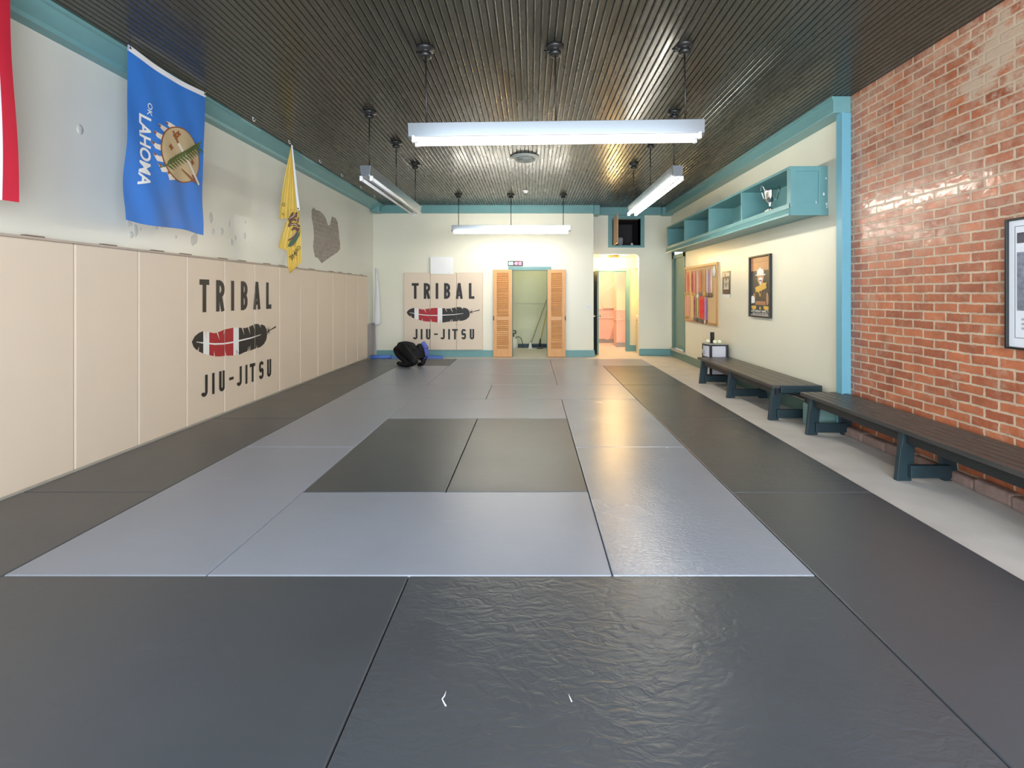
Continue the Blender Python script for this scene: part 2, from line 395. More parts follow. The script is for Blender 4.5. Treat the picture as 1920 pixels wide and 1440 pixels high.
# ------------------------------------------------------------ room shell
XL, XR, YB, YB2, ZC = -3.62, 3.28, 11.0, 11.25, 3.46
struct(onebox('floor', (-4.0, -1.6, -.12), (4.0, 15.0, 0), CONC, keep=True))
# ceiling: beaded boards running front to back, as real grooves
mb = MB(); xs = []; x = XL - .1; k = 0
prof = []
while x < XR + .1:
    d = .012
    prof += [(x, ZC), (x + .036, ZC), (x + .039, ZC + d), (x + .044, ZC + d), (x + .0465, ZC - .001), (x + .050, ZC - .0035), (x + .0535, ZC - .001)]
    x += .056; k += 1
V0 = [mb.bm.verts.new((p[0], -1.6, p[1])) for p in prof]; V1 = [mb.bm.verts.new((p[0], 11.4, p[1])) for p in prof]
for a in range(len(prof) - 1): mb.bm.faces.new((V0[a], V0[a + 1], V1[a + 1], V1[a]))
mb.mi(CEILM); mb.box((XL - .15, -1.6, ZC + .03), (XR + .15, 11.4, ZC + .12), CEILM)
struct(mb.obj('ceiling', None, keep=True))

WL = struct(onebox('wall_left', (XL - .15, -1.5, 0), (XL, YB + .15, ZC + .02), CREAML, keep=True))
struct(onebox('wall_right', (XR, -1.5, 0), (XR + .15, 4.98, ZC + .02), BRICK, keep=True))
mb = MB()   # plastered stretch, with the doorway hole
mb.box((XR, 4.98, 0), (XR + .15, 10.25, ZC + .02), CREAM); mb.box((XR, 11.1, 0), (XR + .15, 11.4, ZC + .02), CREAM)
mb.box((XR, 10.25, 0), (XR + .15, 11.1, .15), CREAM); mb.box((XR, 10.25, 2.66), (XR + .15, 11.1, ZC + .02), CREAM)
struct(mb.obj('wall_right', None, keep=True))
# back wall left stretch with closet opening
CX0, CX1, CZ = -.44, .38, 2.0
mb = MB()
mb.box((XL - .15, YB, 0), (CX0, YB + .12, ZC + .02), CREAM); mb.box((CX1, YB, 0), (1.43, YB + .12, ZC + .02), CREAM)
mb.box((CX0, YB, CZ), (CX1, YB + .12, ZC + .02), CREAM)
struct(mb.obj('wall_back', None, keep=True))
# back wall right stretch with alcove opening and high cupboard hole
AX0, AX1, AZ = 1.43, 2.525, 2.37
NX0, NX1, NZ0, NZ1 = 1.90, 2.56, 2.58, 3.20
mb = MB()
mb.box((1.31, YB + .02, 0), (AX0, YB + 1.14, ZC + .02), CREAM)
mb.box((AX1, YB2, 0), (XR + .15, YB2 + .12, ZC + .02), CREAM)
mb.box((AX0, YB2, AZ), (AX1, YB2 + .12, NZ0), CREAM)
mb.box((AX0, YB2, NZ0), (NX0, YB2 + .12, ZC + .02), CREAM); mb.box((NX1, YB2, NZ0), (AX1, YB2 + .12, ZC + .02), CREAM)
mb.box((AX1, YB2, NZ0), (NX1, YB2 + .12, NZ1), DARKIN) if NX1 > AX1 and False else None
mb.box((NX0, YB2, NZ1), (AX1, YB2 + .12, ZC + .02), CREAM)
# rounded upper right corner of the alcove mouth
pts = [(AX1, YB2, AZ)] + [(AX1 - .09 + .09 * math.cos(t), YB2, AZ - .09 + .09 * math.sin(t)) for t in [i * PI / 16 for i in range(9)]]
mb.prism(pts, (0, .12, 0), CREAM)
struct(mb.obj('wall_back', None, keep=True))
# alcove shell
mb = MB()
mb.box((AX0, YB2 + .12, AZ), (2.85, 12.14, AZ + .06), YCREAM)
mb.box((2.76, YB2 + .12, 0), (2.85, 12.14, AZ), YCREAM)
mb.box((2.45, 12.10, 0), (2.85, 12.20, AZ), YCREAM)
mb.box((AX0, 12.10, 2.03), (2.45, 12.20, AZ), YCREAM)
mb.box((AX0, 12.10, 0), (1.55, 12.20, 2.03), YCREAM)
mb.box((2.60, 11.42, 2.07), (2.76, 12.10, AZ), YCREAM)
struct(mb.obj('wall_alcove', None, keep=True))
# closet shell
mb = MB()
mb.box((-.75, 13.1, 0), (.75, 13.2, 2.9), GREENW); mb.box((-.75, YB + .12, 0), (-.66, 13.1, 2.9), GREENW); mb.box((.55, YB + .12, 0), (.64, 13.1, 2.9), GREENW)
mb.box((-.75, YB + .12, 2.84), (.75, 13.2, 2.94), GREENW)
mb.box((-.66, 13.085, 1.195), (.55, 13.1, 1.215), GREENW)
struct(mb.obj('wall_closet', None, keep=True))
# hallway behind the alcove door
mb = MB()
mb.box((1.2, 14.25, 0), (3.4, 14.35, 3.0), PEACH); mb.box((1.2, 12.2, 0), (1.3, 14.3, 3.0), PEACH); mb.box((3.3, 12.2, 0), (3.4, 14.3, 3.0), PEACH)
mb.box((1.2, 12.2, 2.92), (3.4, 14.3, 3.0), PEACH)
mb.box((2.33, 13.1, 0), (2.75, 13.5, 2.92), PEACH)                       # pillar
mb.box((1.3, 14.235, 0), (3.3, 14.25, 1.0), PINKW)                          # pink dado
mb.box((2.325, 13.085, 0), (2.755, 13.51, 1.0), PINKW)
mb.box((1.3, 14.22, .98), (3.3, 14.25, 1.01), PINKW); mb.box((1.3, 14.215, .72), (3.3, 14.25, .745), PINKW)
mb.box((2.315, 13.07, .98), (2.76, 13.5, 1.01), PINKW); mb.box((2.315, 13.07, .72), (2.76, 13.5, .745), PINKW)
for i in range(6): mb.sphere((1.55 + .16 * i, 14.235, .865), .022, PINKW)
mb.sphere((2.47, 13.08, .865), .02, PINKW); mb.sphere((2.6, 13.08, .865), .02, PINKW)
# curved bracket board and sloping brace on the end wall
arc = [(2.56, 1.78), (2.45, 1.70), (2.30, 1.60), (2.18, 1.50), (2.10, 1.38), (2.07, 1.24), (2.09, 1.12), (2.13, 1.02), (2.56, 1.02)]
mb.prism([(a, 14.19, b) for a, b in arc], (0, .06, 0), PEACH)
mb.box((2.50, 14.20, 1.75), (2.56, 14.25, 2.6), PEACH)
mb.prism([(2.20, 14.19, .10), (2.30, 14.19, .10), (2.62, 14.19, .70), (2.52, 14.19, .70)], (0, .06, 0), PINKW)
struct(mb.obj('wall_hallway', None, keep=True))
sbox('baseboard_hallway', (1.3, 14.21, 0), (3.3, 14.235, .12), GREYC); sbox('baseboard_hallway', (2.31, 13.06, 0), (2.77, 13.085, .12), GREYC)
sbox('baseboard_closet', (-.66, 13.06, 0), (.55, 13.1, .09), mat('dark_blue_baseboard', (.03, .07, .10), .5))
# front wall behind the camera with shop window opening
mb = MB()
mb.box((XL - .15, -1.6, 0), (XR + .15, -1.5, .45), CREAM); mb.box((XL - .15, -1.6, 3.05), (XR + .15, -1.5, ZC + .02), CREAM)
mb.box((XL - .15, -1.6, .45), (-3.3, -1.5, 3.05), CREAM); mb.box((3.0, -1.6, .45), (XR + .15, -1.5, 3.05), CREAM)
struct(mb.obj('wall_front', None, keep=True))

# cornices -----------------------------------------------------
mb = MB(); pr = [(XL, ZC), (-3.33, ZC), (-3.345, ZC - .02), (-3.50, 3.375), (-3.515, 3.345), (XL, 3.345)]
mb.prism([(a, -1.5, b) for a, b in pr], (0, YB + 1.5, 0), TEAL)
for k in range(7): mb.box((-3.352, 1.4 + k * 1.5, ZC - .028), (-3.325, 2.5 + k * 1.5, ZC - .001), TEAL)
struct(mb.obj('trim_1', None, keep=True))
mb = MB(); mb.box((XL + .1, YB - .09, 3.285), (1.42, YB, ZC), TEAL); mb.box((XL + .1, YB - .11, ZC - .03), (1.42, YB - .09, ZC), TEAL)
mb.box((XL + .02, YB - .26, 3.27), (XL + .22, YB - .001, ZC), TEAL, bev=.04)
struct(mb.obj('trim_2', None, keep=True))
mb = MB(); mb.box((1.42, YB2 - .09, 3.285), (3.1, YB2, ZC), TEAL); mb.box((1.425, YB - .14, 3.25), (1.56, YB2, ZC), TEAL, bev=.01)
struct(mb.obj('trim_3', None, keep=True))
mb = MB(); mb.box((3.10, 4.92, 3.29), (XR, YB2, ZC), TEAL, bev=.008); mb.box((3.085, 4.925, ZC - .03), (3.11, YB2, ZC), TEAL)
mb.box((3.02, YB2 - .2, 3.26), (XR, YB2, ZC), TEAL, bev=.03)
struct(mb.obj('trim_4', None, keep=True))
mb = MB(); mb.box((3.175, 4.92, 0), (XR, 5.0, 3.29), BLUEP, bev=.004); mb.box((3.175, 4.905, 0), (3.20, 4.925, 3.29), BLUEP)
struct(mb.obj('trim_5', None, keep=True))
# timber batten over the left pads
BAT = mat('dusty_batten', (.50, .42, .34), .7, var=.15)
mb = MB(); mb.box((XL, 1.2, 1.822), (XL + .035, 10.5, 1.84), BAT)
y = 1.4
while y < 10.2:
    mb.box((XL + .004, y, 1.84), (XL + .035, y + .14, 1.849), mat('dark_nail_strip', (.18, .12, .08), .7)); y += .35 + random.random() * .5
struct(mb.obj('trim_6', None, keep=True))
# rough footing along the foot of the brick wall
mb = MB()
for k in range(20):
    y0 = -.8 + k * .285
    mb.box((3.19 + random.uniform(-.02, .02), y0, 0), (XR, y0 + .285, .085 + random.uniform(-.015, .015)), mat('pinkish_footing', (.30, .20, .17), .85, var=.35, vscale=14, bump=.9, bscale=16), bev=.02)
struct(mb.obj('trim_7', None, keep=True))
# baseboards
sbox('baseboard_back', (XL, YB - .022, 0), (CX0 - .06, YB, .155), TEAL); sbox('baseboard_back', (CX1 + .06, YB - .022, 0), (1.45, YB, .155), TEAL)
mb = MB(); mb.box((AX1, YB2 - .03, 0), (XR, YB2, .155), TEAL, bev=.02); struct(mb.obj('baseboard_back', None, keep=True))
sbox('baseboard_alcove', (2.47, 12.08, 0), (2.76, 12.10, .155), TEAL)
sbox('baseboard_right', (XR - .025, 5.02, 0), (XR, YB2 - .03, .15), TEALG)
# peeled patch showing brick on the left wall
zp = [(308, 100), (350, 150), (440, 180), (520, 260), (570, 360), (600, 470), (650, 470), (672, 370), (690, 290), (760, 320), (800, 400), (830, 600), (838, 740), (855, 830), (850, 970), (790, 1040), (700, 1100), (620, 1150), (480, 1255), (400, 1150), (340, 1130), (310, 980), (300, 880), (320, 720), (310, 520), (270, 300), (270, 160)]
pts = []
for a, b in zp:
    px, py = 560 + a / 11.08, 380 + b / 11.08; Y = 3.62 * 900 / (996 - px); pts.append((XL, Y, CAMZ - (py - 553) * Y / 900))
mb = MB(); mb.prism(pts, (.006, 0, 0), BRICKG); p = mb.obj('exposed_brick', None, WL); p['label'] = 'grey brick showing where the plaster has come away'
# plaster scars low on the left wall
mb = MB()
for _ in range(26):
    px = random.uniform(240, 470); py = 440 + (px - 240) * .05 + random.uniform(-42, 6); Y = 3.62 * 900 / (996 - px)
    c = Vector((XL, Y, CAMZ - (py - 553) * Y / 900)); r = random.uniform(.012, .035)
    mb.sphere(c, r, mat('plaster_patch', (.62, .62, .56), .35), sc=(.12, 1, random.uniform(1, 2.2)), n=8)
mb.sphere(at(150, 243, 3.62 * 900 / 846), .03, mat('plaster_patch', (.6, .6, .5)), sc=(.3, 1, 1.4), n=8)
mb.obj('plaster_scar', None, WL)

# closet doorway trim
mb = MB(); mb.box((-.53, YB - .02, CZ), (.46, YB, CZ + .065), TEAL)
mb.box((CX0 - .001, YB - .02, 0), (CX0 + .02, YB + .12, CZ), TEALG); mb.box((CX1 - .02, YB - .02, 0), (CX1 + .001, YB + .12, CZ), TEALG)
mb.box((CX0, YB - .02, CZ - .02), (CX1, YB + .12, CZ), TEALG)
struct(mb.obj('door_frame_1', None, keep=True)).name = 'trim_8'

def louver_door(x0, x1, label, hx):
    t = thing('louvered_door', label, 'door', ((x0 + x1) / 2, 10.94, .005)); del t['category']; del t['label']
    t.name = 'door_1' if x0 < 0 else 'door_2'; t['kind'] = 'structure'; t['label'] = label
    mb = MB(); y0, y1 = 10.92, 10.955; st = .085
    mb.box((x0, y0, .008), (x0 + st, y1, 1.995), PINE, bev=.003); mb.box((x1 - st, y0, .008), (x1, y1, 1.995), PINE, bev=.003)
    for z0, z1 in ((.008, .20), (.84, .93), (1.92, 1.995)): mb.box((x0 + st, y0, z0), (x1 - st, y1, z1), PINE, bev=.003)
    mb.box((x0 + st, y0 - .003, .07), (x1 - st, y1 - .01, .12), PINE, bev=.006)
    mb.obj('door_frame', None, t)
    for lo, hi in ((.20, .84), (.93, 1.92)):
        mb = MB(); n = int((hi - lo) / .043); st2 = (hi - lo) / n
        for i in range(n):
            z = lo + st2 * (i + .5)
            a = random.choice([.75, .75, .75, .55, 1.0]) * 1.0
            mb.box((x0 + st, (y0 + y1) / 2 - .022, z - .004), (x1 - st, (y0 + y1) / 2 + .022, z + .004), PINE, rot=Matrix.Rotation(a, 3, 'X'))
        mb.box((x0 + st, y1 - .006, lo), (x1 - st, y1 - .002, hi), PINE)
        mb.obj('louver_panel', None, t)
    mb = MB(); mb.tube([(hx, y0 - .025, .84), (hx, y0 - .025, .94)], .01, BLACKM); mb.box((hx - .006, y0 - .025, .85), (hx + .006, y0 + .002, .93), BLACKM)
    p = mb.obj('door_handle', None, t)
louver_door(-.866, -.435, 'pine louvered closet door folded open, left of the closet opening', -.855)
louver_door(.37, .785, 'pine louvered closet door folded open, right of the closet opening', .775)

# alcove door frame and open leaf
mb = MB()
mb.box((1.44, 12.06, 2.02), (2.475, 12.10, 2.09), TEAL); mb.box((2.39, 12.06, 0), (2.475, 12.20, 2.02), TEAL); mb.box((1.50, 12.06, 0), (1.60, 12.20, 2.02), TEAL)
mb.box((1.6, 12.1, 1.99), (2.39, 12.2, 2.02), TEAL)
struct(mb.obj('trim_9', None, keep=True))
t = thing('x', 'dark painted door standing open in the alcove doorway', 'door', (1.58, 12.06, .01)); t.name = 'door_3'; del t['category']; t['kind'] = 'structure'
mb = MB(); mb.box((1.562, 11.36, .012), (1.598, 12.055, 2.0), mat('near_black_green_door', (.012, .016, .013), .4)); mb.box((1.560, 11.352, .012), (1.600, 11.36, 2.0), TEAL)
mb.obj('door_panel', None, t)
mb = MB()
for s in (-1, 1):
    mb.tube([(1.58 + s * .02, 11.42, .915), (1.58 + s * .07, 11.42, .915)], .01, CHROME); mb.sphere((1.58 + s * .078, 11.42, .915), .026, CHROME)
mb.obj('door_knob', None, t)
# green door in the right wall with transom
t = thing('x', 'closed grey green door at the far end of the right wall', 'door', (3.29, 10.67, .15)); t.name = 'door_4'; del t['category']; t['kind'] = 'structure'
mb = MB()
mb.box((XR - .02, 10.22, .15), (XR + .04, 10.32, 2.40), TEALG, bev=.004); mb.box((XR - .02, 11.03, .15), (XR + .04, 11.13, 2.40), TEALG, bev=.004)
mb.box((XR - .02, 10.22, 2.24), (XR + .04, 11.13, 2.33), TEALG, bev=.004); mb.box((XR - .02, 10.22, 2.56), (XR + .04, 11.13, 2.66), TEALG, bev=.004)
mb.box((XR - .02, 10.22, 2.33), (XR + .04, 10.32, 2.6), TEALG); mb.box((XR - .02, 11.03, 2.33), (XR + .04, 11.13, 2.6), TEALG)
mb.obj('door_frame', None, t)
mb = MB(); mb.box((XR + .01, 10.32, .22), (XR + .05, 11.03, 2.24), TEALG); mb.obj('door_panel', None, t)
mb = MB(); mb.box((XR + .015, 10.32, 2.33), (XR + .022, 11.03, 2.56), mat('pale_transom_glass', (.75, .85, .9), .1, emis=(.75, .88, 1.0), estr=1.2)); p = mb.obj('transom_pane', None, t); p['label'] = 'daylit transom pane'
mb = MB(); mb.box((XR - .05, 10.2, .15), (XR + .03, 11.13, .20), mat('worn_sill', (.55, .48, .42), .5, var=.2), bev=.005); mb.obj('door_sill', None, t)

# ------------------------------------------------------------ floor mats
MT = .04
def floor_mat(x0, x1, y0, y1, m, label):
    g = .0025; mb = MB()
    mb.box((x0 + g, y0 + g, .001), (x1 - g, y1 - g, MT), m, bev=.006)
    o = mb.obj('floor_mat', None)
    for p in o.data.polygons: p.use_smooth = False
    return tag(o, label, 'floor mat', 'black floor mats' if 'black' in m.name else 'grey floor mats')
c0, c1, c2, c3, c4, c5 = -3.565, -2.60, -1.60, .40, 1.40, 2.385
r = lambda k: 2.36 + k
floor_mat(c0, c1, r(-1), r(1), MATK, 'black floor mat against the left wall pads, nearest to the viewer')
floor_mat(c0, c1, r(1), r(3), MATK, 'black floor mat below the lettered left wall pads, second from the viewer along that wall')
floor_mat(c0, c1, r(3), r(5), MATK, 'black floor mat by the left wall pads, third from the viewer along that wall')
floor_mat(c0, c1, r(5), r(7), MATK, 'black floor mat by the left wall pads, fourth from the viewer along that wall')
floor_mat(c0, c2, r(7), r(8), MATK, 'black floor mat in the far left corner, with the black dummy on it')
M1 = floor_mat(c1, -.60, r(-1), r(0), MATK, 'big black floor mat in the lower left foreground')
M2 = floor_mat(-.60, c4, r(-1), r(0), MATKW, 'creased black floor mat in the middle of the foreground, with white thread bits')
floor_mat(c1, c2, r(0), r(2), MATG, 'grey floor mat at the near left corner of the grey border')
floor_mat(c1, c2, r(2), r(4), MATG, 'grey floor mat left of the two black centre mats, far half')
floor_mat(c2, c3, r(0), r(1), MATG, 'wide grey floor mat just in front of the two black centre mats')
floor_mat(c2, -.60, r(1), r(3), MATK, 'left one of the two black centre mats')
floor_mat(-.60, c3, r(1), r(3), MATK, 'right one of the two black centre mats')
floor_mat(c2, c3, r(3), r(4), MATG, 'wide grey floor mat just behind the two black centre mats')
floor_mat(c3, c4, r(0), r(2), MATGW, 'shiny creased grey floor mat at the near right corner of the grey border')
floor_mat(c3, c4, r(2), r(4), MATGW, 'shiny grey floor mat right of the black centre mats, with the lamp glare on it')
floor_mat(c1, -.60, r(4), r(5), MATG, 'left wide grey floor mat of the first full grey row past the centre')
floor_mat(-.60, c4, r(4), r(5), MATG, 'right wide grey floor mat of the first full grey row past the centre')
floor_mat(c1, c2, r(5), r(7), MATG, 'grey floor mat in front of the black dummy')
floor_mat(c2, c3, r(5), r(6), MATG, 'nearest of the three wide grey floor mats stacked towards the closet doors')
floor_mat(c2, c3, r(6), r(7), MATG, 'middle of the three wide grey floor mats stacked towards the closet doors')
floor_mat(c2, c3, r(7), r(8), MATG, 'farthest of the three wide grey floor mats, right before the closet doors')
floor_mat(c3, c4, r(5), r(7), MATG, 'lengthwise grey floor mat in front of the open closet, beside the far black mat')
floor_mat(c3, c5, r(7), r(8), MATG, 'wide grey floor mat in front of the alcove at the far right')
floor_mat(c4, c5, r(-1), r(1), MATK, 'black floor mat beside the bare concrete, nearest to the viewer')
floor_mat(c4, c5, r(1), r(3), MATKW, 'creased black floor mat on the right with warm lamp sheen, second from the viewer')
floor_mat(c4, c5, r(3), r(5), MATKW, 'black floor mat on the right, third from the viewer beside the concrete')
floor_mat(c4, c5, r(5), r(7), MATK, 'black floor mat on the right, farthest from the viewer beside the concrete')
# pale edge strip between mats and concrete
mb = MB(); mb.box((c5 + .002, 1.2, .001), (c5 + .03, 10.35, .012), mat('pale_edge_tape', (.62, .58, .54), .6)); struct(mb.obj('trim_10', None, keep=True))
# thread bits lying on the foreground mat
def thread(pts, rr, label):
    mb = MB(); mb.tube([at(a, b, 1.38 * 900 / (b - 553)) + Vector((0, 0, .001)) for a, b in pts], rr, mat('white_thread', (.85, .85, .85), .7), n=6)
    tag(mb.obj('thread', None), label, 'thread', 'white thread bits on the foreground mat')
thread([(836, 1297), (833, 1306), (829, 1311), (832, 1317), (836, 1324)], .0022, 'longer bent white thread lying on the foreground black mat')
thread([(1066, 1302), (1069, 1309), (1072, 1316)], .0018, 'shorter white thread lying right of the other on the foreground mat')

# ------------------------------------------------------------ logo print (u right, v up, from the pad group's top left corner)
def arcpts(cx, cy, rx, ry, a0, a1, n=10): return [(cx + rx * math.cos(a0 + (a1 - a0) * i / n), cy + ry * math.sin(a0 + (a1 - a0) * i / n)) for i in range(n + 1)]
def glyph(mb, ch, x0, x1, y0, y1, w, m):
    """x0..x1 left to right, y0 bottom, y1 top, w stroke"""
    h = w / 2; W = x1 - x0; H = y1 - y0; L, R, B, T = x0 + h, x1 - h, y0 + h, y1 - h; mid = (y0 + y1) / 2; rx = min(W * .45, .07)
    rib = lambda p, **k: mb.ribbon(p, w, m, **k)
    if ch == 'T': rib([(x0, T), (x1, T)]); rib([((x0 + x1) / 2, y1 - w * .9), ((x0 + x1) / 2, y0)])
    elif ch == 'I': rib([((x0 + x1) / 2, y0), ((x0 + x1) / 2, y1)])
    elif ch == 'L': rib([(L, y0), (L, y1)]); rib([(L, B), (x1, B)])
    elif ch == '-': mb.ribbon([(x0, mid), (x1, mid)], w * .8, m)
    elif ch == 'A': rib([(L, y0), ((x0 + x1) / 2, y1)]); rib([(R, y0), ((x0 + x1) / 2, y1)]); mb.ribbon([(L + W * .12, y0 + H * .24), (R - W * .12, y0 + H * .24)], w * .8, m); mb.poly([((x0 + x1) / 2 - w * .55, y1, 0), ((x0 + x1) / 2 - w * .5, y1 - w, 0), ((x0 + x1) / 2 + w * .5, y1 - w, 0), ((x0 + x1) / 2 + w * .55, y1, 0)], m)
    elif ch == 'R':
        rib([(L, y0), (L, y1)]); rr = (T - mid) / 2
        rib([(L, T)] + arcpts(R - rx, T - rx, rx, rx, PI / 2, 0, 6) + arcpts(R - rx, mid + rx, rx, rx, 0, -PI / 2, 6) + [(L, mid)])
        rib([(L + W * .3, mid), (R, y0)])
    elif ch == 'B':
        rib([(L, y0), (L, y1)]); q = mid + h * .2
        rib([(L, T)] + arcpts(R - rx, T - rx, rx, rx, PI / 2, 0, 6) + arcpts(R - rx, q + rx, rx, rx, 0, -PI / 2, 6) + [(L, q)])
        rib([(L, q)] + arcpts(R - rx, q - rx, rx, rx, PI / 2, 0, 6) + arcpts(R - rx, B + rx, rx, rx, 0, -PI / 2, 6) + [(L, B)])
    elif ch == 'J':
        rr = (R - L) / 2; rib([(R, y1)] + arcpts((L + R) / 2, B + rr, rr, rr, 0, -PI * .95, 10))
    elif ch == 'U':
        rr = (R - L) / 2; rib([(R, y1)] + arcpts((L + R) / 2, B + rr, rr, rr, 0, -PI, 10) + [(L, y1)])
    elif ch == 'S':
        rr = (R - L) / 2; cx = (L + R) / 2
        rib(arcpts(cx, T - rr, rr, rr, .1, PI, 8) + arcpts(cx, mid + rr * .45, rr, rr * .75, PI, PI * 1.35, 3) + arcpts(cx, mid - rr * .45, rr, rr * .75, PI * .35, 0, 3) + arcpts(cx, B + rr, rr, rr, 0, -PI * .98, 8))
K = .003042
U = lambda zx: (zx - 307) * K
Vv = lambda zy: -(zy - 603) * K
def logo():
    a = MB()
    for ch, x0, x1 in (('T', 368, 420), ('R', 458, 507), ('I', 548, 566), ('B', 610, 656), ('A', 697, 751), ('L', 796, 838)):
        glyph(a, ch, U(x0), U(x1), Vv(800), Vv(682), .060, PRINTK)
    for ch, x0, x1 in (('J', 376, 411), ('I', 434, 450), ('U', 475, 509), ('-', 535, 563), ('J', 582, 616), ('I', 640, 656), ('T', 671, 713), ('S', 740, 775), ('U', 803, 836)):
        glyph(a, ch, U(x0), U(x1), Vv(1104), Vv(1026), .042, PRINTK)
    f = MB()
    top = [(330, 900), (345, 882), (365, 872), (388, 867), (420, 874), (450, 880), (480, 876), (510, 870), (562, 867), (597, 869), (640, 874), (680, 868), (700, 862), (730, 862), (745, 868), (765, 867), (785, 874), (800, 892), (803, 915)]
    bot = [(330, 900), (338, 918), (352, 930), (370, 940), (388, 948), (420, 957), (450, 966), (480, 970), (520, 972), (562, 977), (597, 979), (640, 972), (680, 970), (720, 966), (750, 964), (775, 955), (792, 945), (800, 930), (803, 915)]
    def interp(P, x):
        for (a0, b0), (a1, b1) in zip(P, P[1:]):
            if a0 <= x <= a1: return b0 + (b1 - b0) * (x - a0) / max(1e-6, a1 - a0)
        return P[-1][1]
    xs = sorted(set([330, 388, 420, 562, 597, 803] + [p[0] for p in top + bot]))
    for x0, x1 in zip(xs, xs[1:]):
        mid = (x0 + x1) / 2; m = PRINTW if 388 < mid < 420 or 562 < mid < 597 else PRINTR if 420 < mid < 562 else PRINTK
        q = [(U(x0), Vv(interp(bot, x0)), 0), (U(x1), Vv(interp(bot, x1)), 0), (U(x1), Vv(interp(top, x1)), 0), (U(x0), Vv(interp(top, x0)), 0)]
        if x0 == 330: q = q[1:]
        if x1 == 803: q = [q[0], q[1], q[3]]
        f.poly(q, m)
    g = MB()   # white quill line, tail and the slits between the barbs, a hair in front
    g.ribbon([(U(a), Vv(b)) for a, b in [(352, 903), (400, 912), (450, 920), (500, 924), (560, 924), (620, 921), (680, 918), (755, 910)]], [.006, .016, .018, .018, .018, .018, .016, .006], PRINTW)
    g.ribbon([(U(798), Vv(903)), (U(840), Vv(893)), (U(877), Vv(884))], [.012, .016, .024], PRINTK)
    for dx, dy in ((-14, -20), (6, -22), (16, -14), (-12, 20), (8, 18), (20, 10)):
        g.ribbon([(U(812), Vv(899)), (U(812 + dx), Vv(899 + dy))], [.014, .003], PRINTK)
    slits = [(462, 878, 478, 908), (398, 870, 406, 900), (508, 872, 500, 890), (618, 871, 634, 902), (660, 872, 676, 904), (695, 864, 708, 884), (745, 868, 752, 880), (358, 934, 366, 920), (448, 968, 446, 944), (515, 974, 510, 950), (578, 980, 586, 952), (655, 974, 664, 950), (668, 972, 676, 948), (718, 968, 724, 952), (782, 955, 790, 938)]
    for x0, y0, x1, y1 in slits:
        g.poly([(U(x0 - 4), Vv(y0 + (4 if y0 > 915 else -3)), 0), (U(x0 + 5), Vv(y0 + (4 if y0 > 915 else -3)), 0), (U(x1), Vv(y1), 0)], PAD)
    g.ribbon([(U(597), Vv(972)), (U(578), Vv(960)), (U(585), Vv(978))], .005, PRINTK)
    return a, f, g

# ------------------------------------------------------------ wall pads
def pad(a, b, label, group, axis):
    t = thing('wall_pad', label, 'wall pad', ((a[0] + b[0]) / 2, (a[1] + b[1]) / 2, a[2]), group)
    mb = MB(); mb.box(a, b, PAD, bev=.012); mb.obj('cushion', None, t)
    return t
PW = .612; XF = XL + .045
ordn = ['first', 'second', 'third', 'fourth', 'fifth', 'sixth', 'seventh', 'eighth', 'ninth', 'tenth', 'eleventh', 'twelfth', 'thirteenth', 'fourteenth']
a, f, g = logo()
cuts = [3.76 + PW * k for k in range(-4, 12)]
LOGO_Y = 3.76 + 2 * PW
n = 0; lett = {2: 'with the T and R of TRIBAL and the dark feather tip', 3: 'with the I and B of TRIBAL and the white feather band', 4: 'with the A and L of TRIBAL and the feather quill'}
for k in range(-4, 11):
    y0 = 3.76 + PW * k; y1 = y0 + PW
    if k in lett: lab = 'beige left wall pad ' + lett[k]
    elif k < 2: lab = 'plain beige left wall pad, ' + {1: 'directly nearer the viewer than the lettering', 0: 'two pads nearer than the lettering', -1: 'three pads nearer than the lettering, at the picture edge', -2: 'four pads nearer than the lettering', -3: 'five pads nearer than the lettering', -4: 'six pads nearer than the lettering'}[k]
    else: lab = 'plain beige left wall pad, %s beyond the lettering' % ordn[k - 5] + (', last before the corner' if k == 10 else '')
    t = pad((XL + .001, y0 + .0015, .045), (XF, y1 - .0015, 1.82), lab, 'beige wall pads along the left wall', 0)
    if k in lett:
        for src, nm, dx in ((a, 'lettering', .0022), (f, 'feather_print', .0018), (g, 'feather_detail', .0030)):
            c = src.clipped(0, (k - 2) * PW + .004, (k - 1) * PW - .004)
            if c.bm.faces:
                c.map(lambda p: (XF + dx + p.z * .5, LOGO_Y + p.x, 1.82 + p.y + .01)); c.obj(nm, None, t)
BX0, BW, BF = -2.91, .602, YB - .05
for k in range(3):
    t = pad((BX0 + BW * k + .002, BF, .167), (BX0 + BW * (k + 1) - .002, YB - .001, 1.93),
            'beige back wall pad, %s of three, %s' % (('left', 'with the T of TRIBAL'), ('middle', 'with the I and B of TRIBAL'), ('right', 'with the A and L of TRIBAL'))[k],
            'beige wall pads on the back wall', 1)
    for src, nm, dx in ((a, 'lettering', .0022), (f, 'feather_print', .0018), (g, 'feather_detail', .0030)):
        c = src.clipped(0, k * BW + .003, (k + 1) * BW - .003)
        if c.bm.faces: c.map(lambda p: (BX0 + p.x, BF - dx - p.z * .5, 1.93 + p.y)); c.obj(nm, None, t)

